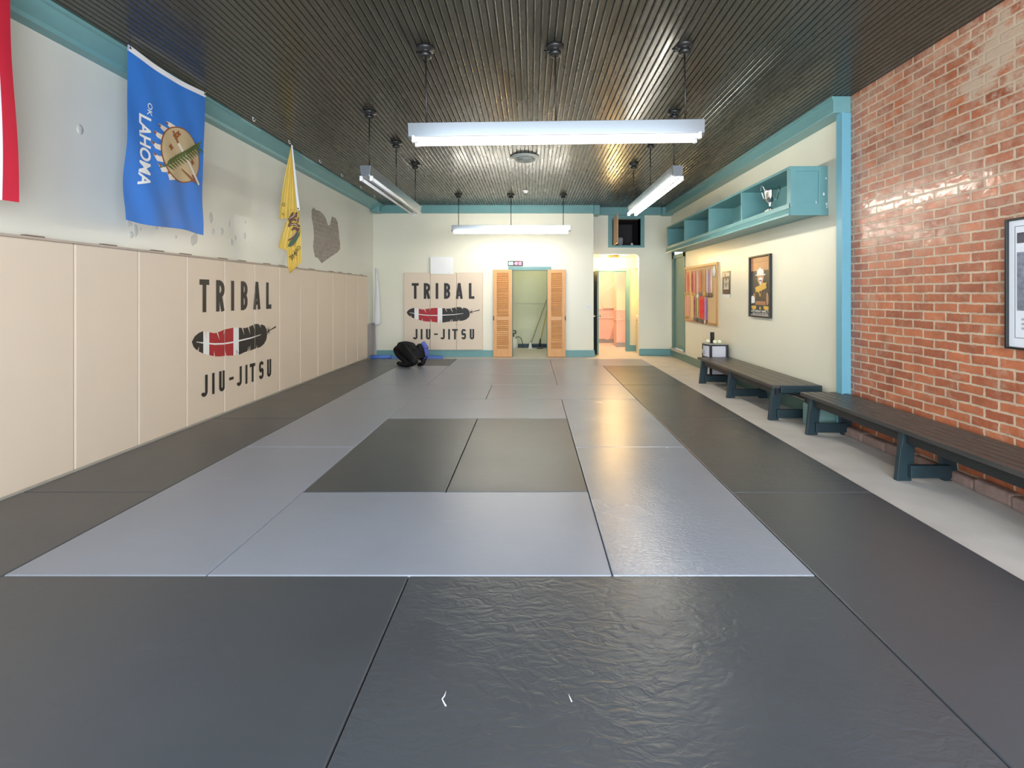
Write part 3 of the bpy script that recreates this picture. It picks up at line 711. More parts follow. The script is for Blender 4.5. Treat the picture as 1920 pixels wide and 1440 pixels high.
# ------------------------------------------------------------ back wall things
t = thing('whiteboard', 'small blank white board standing on the back wall pads', 'whiteboard', (-2.02, YB - .03, 1.905))
mb = MB(); mb.box((-2.29, YB - .065, 1.90), (-1.77, YB - .052, 2.285), mat('whiteboard_face', (.86, .87, .88), .2), bev=.002); mb.obj('board', None, t)
mb = MB()
for a0, b0 in (((-2.295, 1.895), (-1.765, 1.905)), ((-2.295, 2.28), (-1.765, 2.29)), ((-2.295, 1.905), (-2.285, 2.28)), ((-1.775, 1.905), (-1.765, 2.28))):
    mb.box((a0[0], YB - .068, a0[1]), (b0[0], YB - .05, b0[1]), WHITEP)
mb.box((-2.0, YB - .05, 2.2), (-1.9, YB, 2.24), WHITEP)
mb.obj('frame', None, t)
mb = MB(); mb.text('1', -1.87, 1.915, .022, m=PRINTK, bold=.01); mb.map(lambda p: (p.x, YB - .067, p.y)); mb.obj('pen_mark', None, t)

t = thing('interval_timer', 'small lit digital timer with green and red digits above the closet opening', 'timer', (-.36, YB - .03, 2.085))
mb = MB(); mb.box((-.53, YB - .045, 2.085), (-.19, YB, 2.195), mat('timer_case', (.02, .015, .015), .3), bev=.008); mb.obj('case', None, t)
GRN = mat('green_led', (.1, .8, .5), .4, emis=(.25, 1.0, .62), estr=3.0); RED = mat('red_led', (.9, .1, .2), .4, emis=(1.0, .12, .26), estr=3.2)
mb = MB(); mb.text('88', -.512, 2.103, .072, width=.10, m=GRN, bold=.03); mb.map(lambda p: (p.x, YB - .047, p.y)); q = mb.obj('digits', None, t); q['label'] = 'green digits'
mb = MB(); mb.text('40 05', -.385, 2.103, .072, width=.165, m=RED, bold=.03); mb.map(lambda p: (p.x, YB - .047, p.y)); q = mb.obj('digits', None, t); q['label'] = 'red digits'
t = thing('light_switch', 'small white double light switch plate near the alcove', 'light switch', (1.31, YB - .01, 1.09))
mb = MB(); mb.box((1.262, YB - .008, 1.09), (1.362, YB, 1.205), WHITEP, bev=.003); mb.obj('plate', None, t)
for dx in (1.29, 1.333):
    mb = MB(); mb.box((dx - .006, YB - .02, 1.135), (dx + .006, YB - .007, 1.16), mat('switch_grey', (.5, .5, .5), .4)); mb.obj('toggle', None, t)

# high cupboard
t = thing('cupboard', 'dark high wall cupboard with teal frame and open plywood door, above the alcove', 'cupboard', (2.23, YB2, 2.53))
mb = MB()
mb.box((1.80, YB2 - .02, 2.53), (NX0, YB2, 3.285), TEAL); mb.box((NX1, YB2 - .02, 2.53), (2.65, YB2, 3.285), TEAL)
mb.box((NX0, YB2 - .02, 2.53), (NX1, YB2, NZ0), TEAL); mb.box((NX0, YB2 - .02, NZ1), (NX1, YB2, 3.285), TEAL)
mb.obj('frame', None, t)
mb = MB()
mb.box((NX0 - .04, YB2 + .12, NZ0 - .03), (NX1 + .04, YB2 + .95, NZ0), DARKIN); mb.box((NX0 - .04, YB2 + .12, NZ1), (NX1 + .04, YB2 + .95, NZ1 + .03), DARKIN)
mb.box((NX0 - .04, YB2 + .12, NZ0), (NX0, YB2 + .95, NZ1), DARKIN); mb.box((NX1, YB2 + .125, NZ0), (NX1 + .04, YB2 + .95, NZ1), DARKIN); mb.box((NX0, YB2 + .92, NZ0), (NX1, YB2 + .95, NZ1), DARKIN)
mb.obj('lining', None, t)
mb = MB(); mb.box((NX0 + .01, YB2 - .66, NZ0 - .01), (NX0 + .03, YB2 - .022, NZ1 + .01), PLY, rot=Matrix.Rotation(-.03, 3, 'Z')); d = mb.obj('door', None, t)
mb = MB(); mb.lathe([(.06, 0), (.075, .16), (.07, .2), (.03, .22)], (2.13, YB2 + .25, NZ0), mat('dull_white', (.35, .35, .36), .6)); tag(mb.obj('jug', None), 'pale jug standing inside the high cupboard', 'jug')
mb = MB(); mb.sphere((2.38, YB2 + .10, NZ0 + .04), .03, WHITEP); mb.lathe([(.018, 0), (.02, .02)], (2.38, YB2 + .10, NZ0), WHITEP)
tag(mb.obj('bulb', None), 'small white round bulb on the sill of the high cupboard', 'bulb')
mb = MB()
for i in range(7): mb.tube([(2.2 + .03 * i, YB2 + .18 + .02 * (i % 3), NZ0 + .015), (2.25 + .04 * i, YB2 + .22, NZ0 + .05 + .02 * (i % 2)), (2.30 + .03 * i, YB2 + .18, NZ0 + .015)], .012, BLACKM, n=6)
tag(mb.obj('cable_bundle', None), 'tangle of black cable inside the high cupboard', 'cable')

# alcove globe light
t = thing('globe_light', 'glowing warm globe light on the alcove ceiling', 'ceiling light', (1.99, 11.72, 2.37))
mb = MB(); mb.lathe([(.02, 2.37), (.12, 2.37), (.14, 2.345), (.135, 2.325), (.05, 2.29)], (1.99, 11.55, 0), mat('brass_ring', (.55, .42, .2), .3, metal=.8)); mb.obj('base', None, t)
mb = MB(); mb.sphere((1.99, 11.55, 2.235), .075, GLOBEM); mb.obj('globe', None, t)
# drinking fountain half hidden behind the alcove edge
t = thing('water_heater', 'white upright cabinet half hidden at the right side of the alcove', 'appliance', (2.66, 11.7, 0))
mb = MB(); mb.box((2.585, 11.55, 0), (2.75, 11.85, .80), mat('aged_white', (.66, .64, .56), .5), bev=.02); mb.obj('body', None, t)
mb = MB(); mb.box((2.57, 11.53, .80), (2.75, 11.87, .92), WHITEP, bev=.03); mb.obj('lid', None, t)

# closet things
t = thing('garden_sprayer', 'white pump sprayer with black handle on the closet floor', 'sprayer', (-.47, 12.75, 0))
mb = MB(); mb.lathe([(.09, 0.0), (.115, .01), (.12, .12), (.115, .22), (.07, .29), (.03, .31)], (-.47, 12.75, 0), mat('translucent_white', (.78, .80, .72), .4)); mb.obj('tank', None, t)
mb = MB(); mb.tube([(-.47, 12.75, .31), (-.47, 12.75, .40)], .015, BLACKM)
for z in (.40, .47): mb.tube([(-.53, 12.75, z), (-.41, 12.75, z)], .013, BLACKM)
mb.tube([(-.53, 12.75, .40), (-.53, 12.75, .47)], .013, BLACKM); mb.tube([(-.41, 12.75, .40), (-.41, 12.75, .47)], .013, BLACKM)
mb.obj('pump_handle', None, t)
mb = MB(); mb.tube([(-.42, 12.7, .28), (-.34, 12.68, .32), (-.27, 12.66, .28), (-.23, 12.66, .16), (-.22, 12.66, .02)], .009, BLACKM); mb.obj('hose', None, t)
WOODH = mat('yellowed_wood_handle', (.50, .38, .12), .45); GREYH = mat('grey_handle', (.34, .30, .20), .45)
t = thing('mop', 'mop with pale head leaning in the closet, left of the dark one', 'mop', (-.02, 12.75, 0))
mb = MB(); mb.tube([(.0, 12.72, .15), (.475, 12.95, 1.45)], .012, GREYH); mb.obj('handle', None, t)
mb = MB(); mb.lathe([(.02, .16), (.035, .10), (.05, .0)], (-.025, 12.70, 0), WHITEP, n=12); mb.box((-.08, 12.66, 0), (.03, 12.74, .025), WHITEP); mb.obj('mop_head', None, t)
t = thing('broom', 'broom with yellow handle and black head leaning in the closet', 'broom', (.22, 12.75, 0))
mb = MB(); mb.tube([(.235, 12.68, .16), (.50, 12.9, 1.38)], .013, WOODH); mb.obj('handle', None, t)
mb = MB(); mb.tube([(.245, 12.67, .26), (.225, 12.66, .05)], [.018, .03], BLACKM); mb.box((.15, 12.62, .0), (.31, 12.7, .05), BLACKM, bev=.01); mb.obj('broom_head', None, t)
mb = MB(); mb.box((-.62, 12.90, .0), (.5, 13.0, .035), mat('navy_rubber', (.02, .05, .09), .5), bev=.01)
for i in range(5): mb.tube([(-.05 + .1 * i, 12.93, .045), (.05 + .1 * i, 12.95, .05)], .016, mat('navy_rubber', (.02, .05, .09), .5))
tag(mb.obj('drain_mat', None), 'low dark blue mat along the back of the closet floor', 'mat')
t = thing('hook_rail', 'small dark hooks on the left of the closet wall', 'hook', (-.64, 13.07, 1.0))
for z in (1.28, 1.04):
    mb = MB(); mb.box((-.56, 13.07, z - .03), (-.50, 13.1, z + .05), STEELD); mb.tube([(-.53, 13.08, z), (-.53, 13.03, z - .02), (-.53, 13.02, z + .04)], .01, STEELD); mb.obj('hook', None, t)

# left corner: grey panel, pole with white flag, blue foam
mb = MB(); mb.box((XL, 10.52, 0), (XL + .02, YB - .001, .78), GREYC); mb.box((XL + .02, YB - .03, .02), (XL + .075, YB - .012, .78), GREYC)
tag(mb.obj('felt_panel', None), 'low grey felt panel in the far left corner past the last beige pad', 'panel')
t = thing('flag_pole', 'thin white pole with a furled white flag leaning in the far left corner', 'flag', (-3.50, 10.86, 0))
mb = MB(); mb.tube([(-3.51, 10.86, 0), (-3.525, 10.88, 2.03)], .012, WHITEP); mb.lathe([(.06, 0), (.06, .012), (.015, .03)], (-3.51, 10.86, 0), WHITEP); mb.obj('pole', None, t)
mb = MB()
zz = [2.0, 1.9, 1.75, 1.6, 1.45, 1.3, 1.15, 1.0, .85, .77, .73]; ww = [.012, .022, .035, .047, .058, .06, .066, .072, .078, .072, .03]
ring = []
for z, r0 in zip(zz, ww):
    ring.append([mb.bm.verts.new((-3.50 + r0 * .35 + (r0 * (1 + .22 * math.sin(q * 2.1 + z * 3))) * math.cos(2 * PI * q / 18) * .85, 10.85 + (r0 * (1 + .2 * math.sin(q * 3))) * math.sin(2 * PI * q / 18) * .7, z + .012 * math.sin(q * 1.7))) for q in range(18)])
mb.mi(WHITEF)
for k in range(len(ring) - 1):
    for q in range(18): fz = mb.bm.faces.new((ring[k][q], ring[k][(q + 1) % 18], ring[k + 1][(q + 1) % 18], ring[k + 1][q])); fz.smooth = True
mb.bm.faces.new(ring[0]); mb.bm.faces.new(ring[-1][::-1]); mb.obj('furled_cloth', None, t)
mb = MB(); mb.tube([(-3.55, 10.62, .045), (-3.11, 10.66, .045)], .045, BLUEM, n=14); tag(mb.obj('foam_roller', None), 'short blue foam roll on the floor by the grey panel', 'foam roll')
mb = MB(); mb.prism([(-3.08, 10.55, .001), (-1.95, 10.62, .001), (-1.99, 10.82, .001), (-2.2, 10.93, .001), (-3.06, 10.9, .001)], (0, 0, .05), BLUEM)
tag(mb.obj('foam_mat', None, bevel=.01), 'long flat blue foam mat on the floor along the back wall behind the dummy', 'foam mat')

# ------------------------------------------------------------ grappling dummy (one continuous black body)
def skin(name, nodes, edges, root, m, parent, sub=2, disp=0):
    me = bpy.data.meshes.new(name); me.from_pydata([Vector(n[0]) - wloc(parent) for n in nodes], edges, [])
    o = bpy.data.objects.new(name, me); C.objects.link(o); o.parent = parent
    md = o.modifiers.new('skin', 'SKIN'); md.use_smooth_shade = True
    if not me.skin_vertices: me.attributes.new
    for i, n in enumerate(nodes):
        sv = me.skin_vertices[0].data[i]; sv.radius = (n[1], n[1]); sv.use_root = (i == root)
    s2 = o.modifiers.new('sub', 'SUBSURF'); s2.levels = sub; s2.render_levels = sub
    bpy.context.view_layer.update()
    dg = bpy.context.evaluated_depsgraph_get(); nm = bpy.data.meshes.new_from_object(o.evaluated_get(dg))
    o.modifiers.clear(); o.data = nm; nm.materials.clear(); nm.materials.append(m)
    for p in nm.polygons: p.use_smooth = True
    return o
D = 9.25
def n_(px, py, dy, r): return (tuple(at(px, py, D + dy)), r)
FAB = mat('black_dummy_fabric', (.004, .0045, .006), .6, var=.3, bump=.2, bscale=30, spec=.25)
t = thing('grappling_dummy', 'black stuffed grappling dummy curled up with a blue jacket, on the far left mat', 'grappling dummy', tuple(at(768, 690, D) * 1.0)[:2] + (MT,))
nodes = [n_(777, 664, .10, .235), n_(765, 653, .08, .15), n_(754, 648, -.04, .10), n_(765, 663, -.16, .088), n_(780, 679, -.26, .082),
         n_(762, 684.5, -.1, .045), n_(748, 683, .0, .04),
         n_(741, 656, .16, .082), n_(752, 668, .05, .075), n_(767, 680.5, -.06, .068), n_(757, 683, .12, .045), n_(744, 680.5, .18, .042),
         n_(787, 659, .12, .17), n_(789, 643.5, .10, .052), n_(794, 668, .05, .06), n_(794, 682, -.05, .042), n_(783, 684, .02, .04)]
edges = [(0, 1), (1, 2), (2, 3), (3, 4), (4, 5), (5, 6), (1, 7), (7, 8), (8, 9), (9, 10), (10, 11), (0, 12), (12, 13), (0, 14), (14, 15), (15, 16)]
skin('body', nodes, edges, 0, FAB, t)
JK = mat('blue_jacket_cloth', (.10, .13, .46), .75, var=.25, vscale=20, bump=.6, bscale=25)
skin('jacket', [n_(792, 644, .16, .062), n_(797, 648, .12, .062), n_(800, 657, .10, .052), n_(799, 667, .10, .045), n_(797, 675, .10, .04), n_(803, 661, .14, .03)],
     [(0, 1), (1, 2), (2, 3), (3, 4), (2, 5)], 1, JK, t)

# ------------------------------------------------------------ ceiling fixtures
def fixture(label, tube, group='hanging strip lights'):
    t = thing('strip_light', label, 'strip light', (0, 0, 0), group); L2 = 1.2; zt, zb = 2.825, 2.72
    mb = MB(); mb.prism([(-L2, -.047, zb), (-L2, -.06, zt), (-L2, .06, zt), (-L2, .047, zb), (-L2, .03, zb - .014), (-L2, -.03, zb - .014)], (2 * L2, 0, 0), HOUS); mb.obj('housing', None, t, bevel=.003)
    for s in (-1, 1):
        for e in (-1, 1):
            mb = MB(); mb.box((e * (L2 - .045) - .012, s * .055 - .018, zb - .055), (e * (L2 - .045) + .012, s * .055 + .018, zb), WHITEM, bev=.004); mb.obj('lamp_holder', None, t)
    for s in (-1, 1):
        mb = MB(); mb.tube([(-L2 + .06, s * .06, zb - .03), (L2 - .06, s * .06, zb - .03)], .0185, tube, n=12); mb.obj('fluorescent_tube', None, t)
    for xx in (-1.06, 0, 1.06):
        mb = MB(); mb.tube([(xx, 0, zt), (xx, 0, ZC - .03)], .007, BLACKM, n=8); mb.obj('stem', None, t)
        mb = MB(); mb.lathe([(.03, ZC - .085), (.048, ZC - .08), (.05, ZC - .05), (.036, ZC - .045), (.036, ZC - .03), (.072, ZC - .027), (.075, ZC + .0), ], (xx, 0, 0), BLACKM, n=16)
        mb.tube([(xx - .05, .03, ZC - .04), (xx - .085, .05, ZC - .01)], .008, BLACKM, n=6); mb.obj('canopy', None, t)
    return t
f0 = fixture('near strip light hung crosswise, large at the top centre', TUBEDIM); f0.location = (.24, 3.93, 0); f0.rotation_euler = (0, -.013, 0); f0.location.z = .0
fb = fixture('far strip light hung crosswise before the back wall, glowing white', TUBEON); fb.location = (-.41, 9.72, 0)
fl = fixture('unlit strip light hung lengthwise on the left', TUBEOFF); fl.location = (-1.80, 6.40, 0); fl.rotation_euler = (0, 0, PI / 2)
fr = copy_tree(fb, (1.59, 6.40, 0), PI / 2, 'glowing strip light hung lengthwise on the right')
# hooks, vent, detector
for i, Y in enumerate([5.52, 6.34, 7.26, 8.1, 9.0, 9.8]):
    mb = MB(); c = Vector((-3.2, Y, ZC)); mb.tube([c, c + Vector((0, 0, -.03)), c + Vector((.012, 0, -.045)), c + Vector((.025, 0, -.035)), c + Vector((.025, 0, -.02))], .004, WHITEP, n=6); mb.lathe([(.012, ZC - .004), (.012, ZC)], (-3.2, Y, 0), WHITEP, n=8)
    tag(mb.obj('ceiling_hook', None), 'small white hook in the ceiling beside the left cornice, %s from the viewer' % ordn[i], 'hook', 'ceiling hooks along the left cornice')
t = thing('ceiling_vent', 'round white slotted air diffuser in the middle of the ceiling', 'vent', (-.095, 7.09, ZC - .06))
VM = mat('vent_enamel', (.42, .46, .44), .4)
mb = MB(); mb.lathe([(.13, ZC - .006), (.215, ZC - .006), (.21, ZC - .02), (.165, ZC - .045), (.155, ZC - .03), (.13, ZC - .006)], (-.095, 7.09, 0), VM, n=32); mb.obj('rim', None, t)
mb = MB(); mb.lathe([(.01, ZC - .004), (.15, ZC - .004), (.15, ZC - .008)], (-.095, 7.09, 0), BLACKM, n=24); mb.obj('duct_shadow', None, t).name = 'duct_shade_disc'  # black disc painted in place of the shade inside the duct
for rr in (.135, .105, .075, .045):
    mb = MB(); mb.lathe([(rr - .012, ZC - .03), (rr + .004, ZC - .055), (rr + .006, ZC - .053), (rr - .008, ZC - .028)], (-.095, 7.09, 0), VM, n=28); mb.obj('louver_ring', None, t)
mb = MB(); mb.lathe([(.062, ZC), (.062, ZC - .012), (.04, ZC - .02), (.036, ZC - .045), (.01, ZC - .052)], (-.11, 9.37, 0), WHITEP); tag(mb.obj('smoke_detector', None), 'small white round detector on the ceiling toward the back', 'smoke detector')

# ------------------------------------------------------------ wall shelf cabinet
t = thing('wall_cabinet', 'long teal open wall cabinet with four bays high on the right wall', 'cabinet', (3.08, 7.75, 2.30))
GX0, GX1, GY0, GY1, GZ0, GZ1 = 2.87, XR - .001, 5.32, 10.15, 2.34, 2.845
mb = MB(); mb.box((GX0 - .01, GY0 + .0, GZ1 - .03), (GX1, GY1, GZ1), TEAL); mb.obj('top_board', None, t)
mb = MB(); mb.box((GX0, GY0, GZ0), (GX1, GY1, GZ0 + .10), TEAL); mb.obj('bottom_board', None, t)
mb = MB(); mb.box((XR - .02, GY0, GZ0 + .1), (GX1, GY1, GZ1 - .03), TEAL); mb.obj('back_board', None, t)
mb = MB(); mb.box((GX0, GY0, GZ0), (GX1, GY0 + .02, GZ1), TEAL)
for a0, b0 in (((GX0 + .06, GZ0), (GX1 - .10, GZ0 + .10)), ((GX0 + .06, GZ1 - .055), (GX1 - .10, GZ1)), ((GX0, GZ0), (GX0 + .06, GZ1)), ((GX1 - .10, GZ0), (GX1, GZ1))):
    mb.box((a0[0], GY0 - .012, a0[1]), (b0[0], GY0, b0[1]), TEAL)
mb.obj('end_panel', None, t, bevel=.002)
mb = MB()
CH = mat('chipped_white', (.8, .85, .85), .6)
for (a0, b0, c_, d_) in ((XR - .045, 2.52, .018, .03), (XR - .02, 2.70, .012, .02), (XR - .015, 2.41, .014, .03), (XR - .13, 2.43, .006, .03), (XR - .012, 2.36, .01, .04)):
    mb.box((a0 - c_ / 2, GY0 - .0135, b0), (a0 + c_ / 2, GY0 - .0118, b0 + d_), CH)
q = mb.obj('paint_chip', None, t); q['label'] = 'white paint chips'
mb = MB(); mb.box((GX0, GY1 - .02, GZ0), (GX1, GY1, GZ1), TEAL); mb.obj('end_panel', None, t)
for Y in (9.0, 7.76, 6.56):
    mb = MB(); mb.box((GX0 + .002, Y - .018, GZ0 + .1), (XR - .02, Y + .018, GZ1 - .03), TEAL); mb.obj('divider', None, t)
mb = MB(); mb.box((GX0 - .004, GY0 - .008, GZ0 + .1), (GX0 + .02, GY0 + .06, GZ1 - .02), TEAL); mb.box((GX0 - .004, GY1 - .06, GZ0 + .1), (GX0 + .02, GY1, GZ1 - .02), TEAL); mb.obj('face_frame', None, t)
mb = MB(); mb.prism([(GX0 - .03, GY0 - .03, GZ0 - .04), (GX0 - .03, GY0 - .03, GZ0 - .02), (GX0 - .012, GY0 - .02, GZ0 + .03), (GX0, GY0 - .012, GZ0 + .05), (GX0 + .02, GY0 - .01, GZ0 - .03)], (0, GY1 - GY0 + .04, 0), TEAL)
mb.box((GX0 - .01, GY0 - .024, GZ0 - .04), (GX1, GY0 - .008, GZ0 + .04), TEAL); mb.box((GX0, GY0, GZ0 - .012), (GX1, GY1, GZ0), TEAL); mb.obj('cove_moulding', None, t)

# trophy
t = thing('trophy', 'silver two handled trophy cup in the nearest bay of the teal cabinet', 'trophy', (3.02, 5.98, GZ0 + .1))
tx, ty, tz = 2.99, 6.0, GZ0 + .10
mb = MB(); mb.box((tx - .05, ty - .05, tz), (tx + .05, ty + .05, tz + .04), mat('marble_base', (.7, .68, .6), .3), bev=.004); mb.obj('base', None, t)
mb = MB(); mb.lathe([(.045, .04), (.04, .055), (.015, .075), (.012, .10), (.022, .11), (.012, .12), (.045, .15), (.062, .20), (.072, .27), (.078, .30), (.074, .30), (.06, .22), (.01, .16)], (tx, ty, tz), CHROME, n=20); mb.obj('cup', None, t)
for s in (-1, 1):
    mb = MB(); mb.tube([(tx + s * .055, ty, tz + .17), (tx + s * .085, ty, tz + .18), (tx + s * .105, ty, tz + .25), (tx + s * .125, ty, tz + .32), (tx + s * .10, ty, tz + .345), (tx + s * .08, ty, tz + .31), (tx + s * .075, ty, tz + .28)], .007, CHROME, n=8); mb.obj('handle', None, t)

# ------------------------------------------------------------ corkboard with medals
XW = XR - .001
YF = lambda px, X=3.27: X * 900 / (px - 996)
t = thing('corkboard', 'oak framed corkboard covered in medals on the right wall', 'corkboard', (XW, 9.3, .87))
y0, y1, z0, z1 = 8.39, 10.17, .87, 2.0
mb = MB(); mb.box((XW - .012, y0, z0), (XW, y1, z1), CORK); mb.obj('cork_panel', None, t)
mb = MB()
for a0, b0 in (((y0, z0), (y0 + .045, z1)), ((y1 - .045, z0), (y1, z1)), ((y0 + .045, z0), (y1 - .045, z0 + .045)), ((y0 + .045, z1 - .045), (y1 - .045, z1))):
    mb.box((XW - .03, a0[0], a0[1]), (XW, b0[0], b0[1]), OAK)
mb.obj('frame', None, t, bevel=.003)
cols = {'pale pink': (.80, .42, .38), 'red': (.78, .13, .10), 'orange': (.78, .36, .16), 'dark blue': (.05, .06, .16), 'white': (.82, .78, .74), 'lilac': (.52, .36, .62), 'green': (.16, .26, .13), 'tan': (.55, .40, .20), 'yellow': (.78, .62, .15), 'purple': (.26, .14, .45), 'bright red': (.85, .06, .05)}
meds = {}
def medal(Y, z_top, ln, wd, colname, metal, big, label, two=None):
    key = (round(ln, 2), wd, colname, metal.name, big, two)
    if key not in meds:
        t = thing('medal', label, 'medal', (0, 0, 0), 'medals hanging on the corkboard')
        rm = mat('ribbon_' + colname.replace(' ', '_'), cols[colname], .7, var=.1)
        mb = MB(); w = wd / 2
        for s in (-1, 1):
            b0 = (0, s * .006, -ln); m_ = rm if s < 0 or not two else mat('ribbon_' + two.replace(' ', '_'), cols[two], .7, var=.1)
            mb.prism([(0, s * .004, 0), (0, s * (w * 1.4), -ln * .25), (0, s * (w * 1.5), -ln * .55), (0, s * .012, -ln), (0, -s * .004, -ln), (0, s * (w * .35), -ln * .5), (0, s * .001, -ln * .2)], (-.004 - .002 * s, 0, 0), m_)
        mb.obj('ribbon', None, t)
        mb = MB(); R = Matrix.Rotation(PI / 2, 3, 'Y'); rr = .042 if big else .03
        mb.lathe([(rr * .7, -.002), (rr, -.004), (rr, .004), (rr * .85, .005), (rr * .8, .003), (.001, .004)], (-.008, 0, -ln - rr), metal, n=14, M=R); mb.obj('disc', None, t)
        meds[key] = t; root = t
    else:
        root = meds[key].copy(); C.objects.link(root); root['label'] = label
        for ch in kids(meds[key]): c = ch.copy(); C.objects.link(c); c.parent = root
    root.location = (XW - .022 - random.uniform(0, .006), Y, z_top)
up = [(1286.5, 'dark blue', GOLD, .42), (1289, 'pale pink', GOLD, .42), (1292, 'red', GOLD, .42), (1299, 'dark blue', GOLD, .43), (1301, 'red', GOLD, .44), (1303.5, 'pale pink', GOLD, .44), (1306, 'red', GOLD, .45), (1309, 'white', CHROME, .46), (1311.5, 'pale pink', CHROME, .46),
      (1314.5, 'orange', STEELD, .42), (1317, 'red', STEELD, .42), (1319.5, 'tan', STEELD, .42), (1322, 'orange', GOLD, .43), (1324, 'tan', GOLD, .43), (1327.5, 'white', STEELD, .44), (1330, 'lilac', STEELD, .44), (1333, 'pale pink', STEELD, .44), (1336, 'white', STEELD, .44)]
pos = ['far left'] + ordn[1:] + ['fifteenth', 'sixteenth', 'seventeenth', 'eighteenth']
for i, (px, cn, mt_, ln) in enumerate(up):
    medal(YF(px), 1.90, ln, .032, cn, mt_, px > 1307, '%s ribboned medal, %s from the left in the upper row on the corkboard' % (cn, pos[i] if i else 'first'))
lo = [(1288, 'pale pink', GOLD, .40), (1290.5, 'pale pink', GOLD, .40), (1293.5, 'pale pink', GOLD, .40), (1303.5, 'dark blue', STEELD, .42), (1305.5, 'red', STEELD, .42), (1308, 'green', STEELD, .43), (1309.5, 'yellow', STEELD, .42), (1313.5, 'bright red', STEELD, .43), (1315.5, 'bright red', STEELD, .43), (1317.5, 'bright red', STEELD, .43), (1319.5, 'bright red', STEELD, .44), (1321.5, 'bright red', STEELD, .44), (1324, 'lilac', CHROME, .44), (1326.5, 'purple', STEELD, .44)]
for i, (px, cn, mt_, ln) in enumerate(lo):
    medal(YF(px), 1.40, ln, .032, cn, mt_, px > 1296, '%s ribboned medal, %s from the left in the lower row on the corkboard' % (cn, pos[i] if i else 'first'))
mb = MB(); mb.lathe([(.001, 0), (.075, .0), (.07, .006), (.001, .008)], (XW - .03, 8.53, 1.84), WHITEP, n=16, M=Matrix.Rotation(-PI / 2, 3, 'Y') @ Matrix.Diagonal((1.4, 1, 1)))
tag(mb.obj('paper_tag', None), 'white oval paper tag at the upper right of the corkboard', 'paper')

# posters --------------------------------------------------------
def wallmap(yfar, ztop, X):  # local x: 0 = far end (left in view) -> toward viewer ; local y up from the top
    return lambda p: (X - p.z, yfar - p.x, ztop + p.y)
PD = mat('poster_dark', (.055, .055, .05), .25); PB = mat('poster_brown', (.42, .20, .10), .3, var=.1); PO = mat('poster_gold', (.70, .44, .09), .3); PS = mat('poster_skin', (.50, .26, .14), .3)
t = thing('small_poster', 'small unframed black and white poster between the corkboard and framed poster', 'poster', (XW, 8.07, 1.37))
ya, yb, za, zb = 7.90, 8.22, 1.375, 1.815
mb = MB(); mb.box((XW - .004, ya, za), (XW, yb, zb), PD); mb.obj('sheet', None, t)
mb = MB(); W_ = yb - ya; wp = mat('poster_grey', (.62, .58, .52), .4, var=.3, vscale=40)
mb.poly([(0.02, -.02, .005), (.10, -.02, .005), (.10, -.09, .005), (.02, -.09, .005)][::-1], wp); mb.poly([(.13, -.02, .005), (.29, -.03, .005), (.29, -.08, .005), (.14, -.09, .005)][::-1], wp)
for q in range(3):
    mb.poly([(x_, y_, .005) for x_, y_ in arcpts(.09 + .07 * q, -.16 - .03 * (q % 2), .032, .045, 0, 2 * PI, 12)[:-1]], wp)
    mb.poly([(.05 + .07 * q, -.30, .005), (.12 + .07 * q, -.30, .005), (.11 + .07 * q, -.21, .005), (.07 + .07 * q, -.20, .005)], wp)
mb.poly([(.0, -.44, .0045), (W_, -.44, .0045), (W_, -.385, .0045), (0, -.385, .0045)], PRINTW)
mb.map(wallmap(yb, zb, XW)); mb.obj('picture_print', None, t)
def frame(name, label, ya, yb, za, zb, X, w, dep, matm):
    t = thing(name, label, 'framed poster', (X, (ya + yb) / 2, za))
    mb = MB()
    for a0, b0 in (((ya, za), (ya + w, zb)), ((yb - w, za), (yb, zb)), ((ya + w, za), (yb - w, za + w)), ((ya + w, zb - w), (yb - w, zb))): mb.box((X - dep, a0[0], a0[1]), (X, b0[0], b0[1]), BLACKM)
    mb.obj('frame', None, t, bevel=.002)
    mb = MB(); mb.box((X - .012, ya + w, za + w), (X - .002, yb - w, zb - w), matm); mb.obj('backing', None, t)
    return t
ya, yb, za, zb = 6.53, 7.16, 1.10, 1.985
t = frame('poster', 'black framed dark poster with a bearded man in a white hat and gold bow', ya, yb, za, zb, XW, .022, .04, PD)
mb = MB(); e = .0135; W_ = yb - ya
P = lambda pts, m, z=e: mb.poly([(a * W_, -b * .885, z) for a, b in pts], m)
P([(.05, .03), (.95, .03), (.95, .245), (.05, .245)][::-1], PB)
mb.ribbon([(.05 * W_, -.105 * .885), (.95 * W_, -.105 * .885)], .004, PD); mb.ribbon([(.28 * W_, -.03 * .885), (.28 * W_, -.105 * .885)], .004, PD); mb.ribbon([(.62 * W_, -.03 * .885), (.62 * W_, -.105 * .885)], .004, PD)
for v in mb.bm.verts:
    if v.co.z < .005: v.co.z += e + .0008
nv = len(mb.bm.verts)
P([(.34, .26), (.38, .225), (.46, .21), (.49, .18), (.53, .21), (.62, .225), (.68, .27), (.66, .30), (.76, .31), (.72, .325), (.30, .325), (.27, .315), (.35, .30)], PRINTW, e + .001)
P([(.36, .32), (.68, .32), (.66, .40), (.58, .47), (.46, .48), (.38, .41)], PS, e + .0005)
P([(.42, .37), (.52, .35), (.62, .37), (.58, .43), (.52, .41), (.46, .44)], PRINTW, e + .001)
P([(.47, .40), (.57, .40), (.54, .48), (.50, .48)], PRINTW, e + .001)
P([(.26, .52), (.34, .50), (.44, .49), (.52, .48), (.66, .44), (.74, .45), (.80, .43), (.78, .49), (.80, .53), (.70, .55), (.62, .56), (.50, .58), (.40, .60), (.34, .58), (.26, .60), (.29, .56)], PO, e + .002)
P([(.20, .62), (.36, .57), (.50, .70), (.66, .57), (.84, .62), (.90, .79), (.10, .79)], mat('poster_coat', (.07, .06, .045), .3), e + .0003)
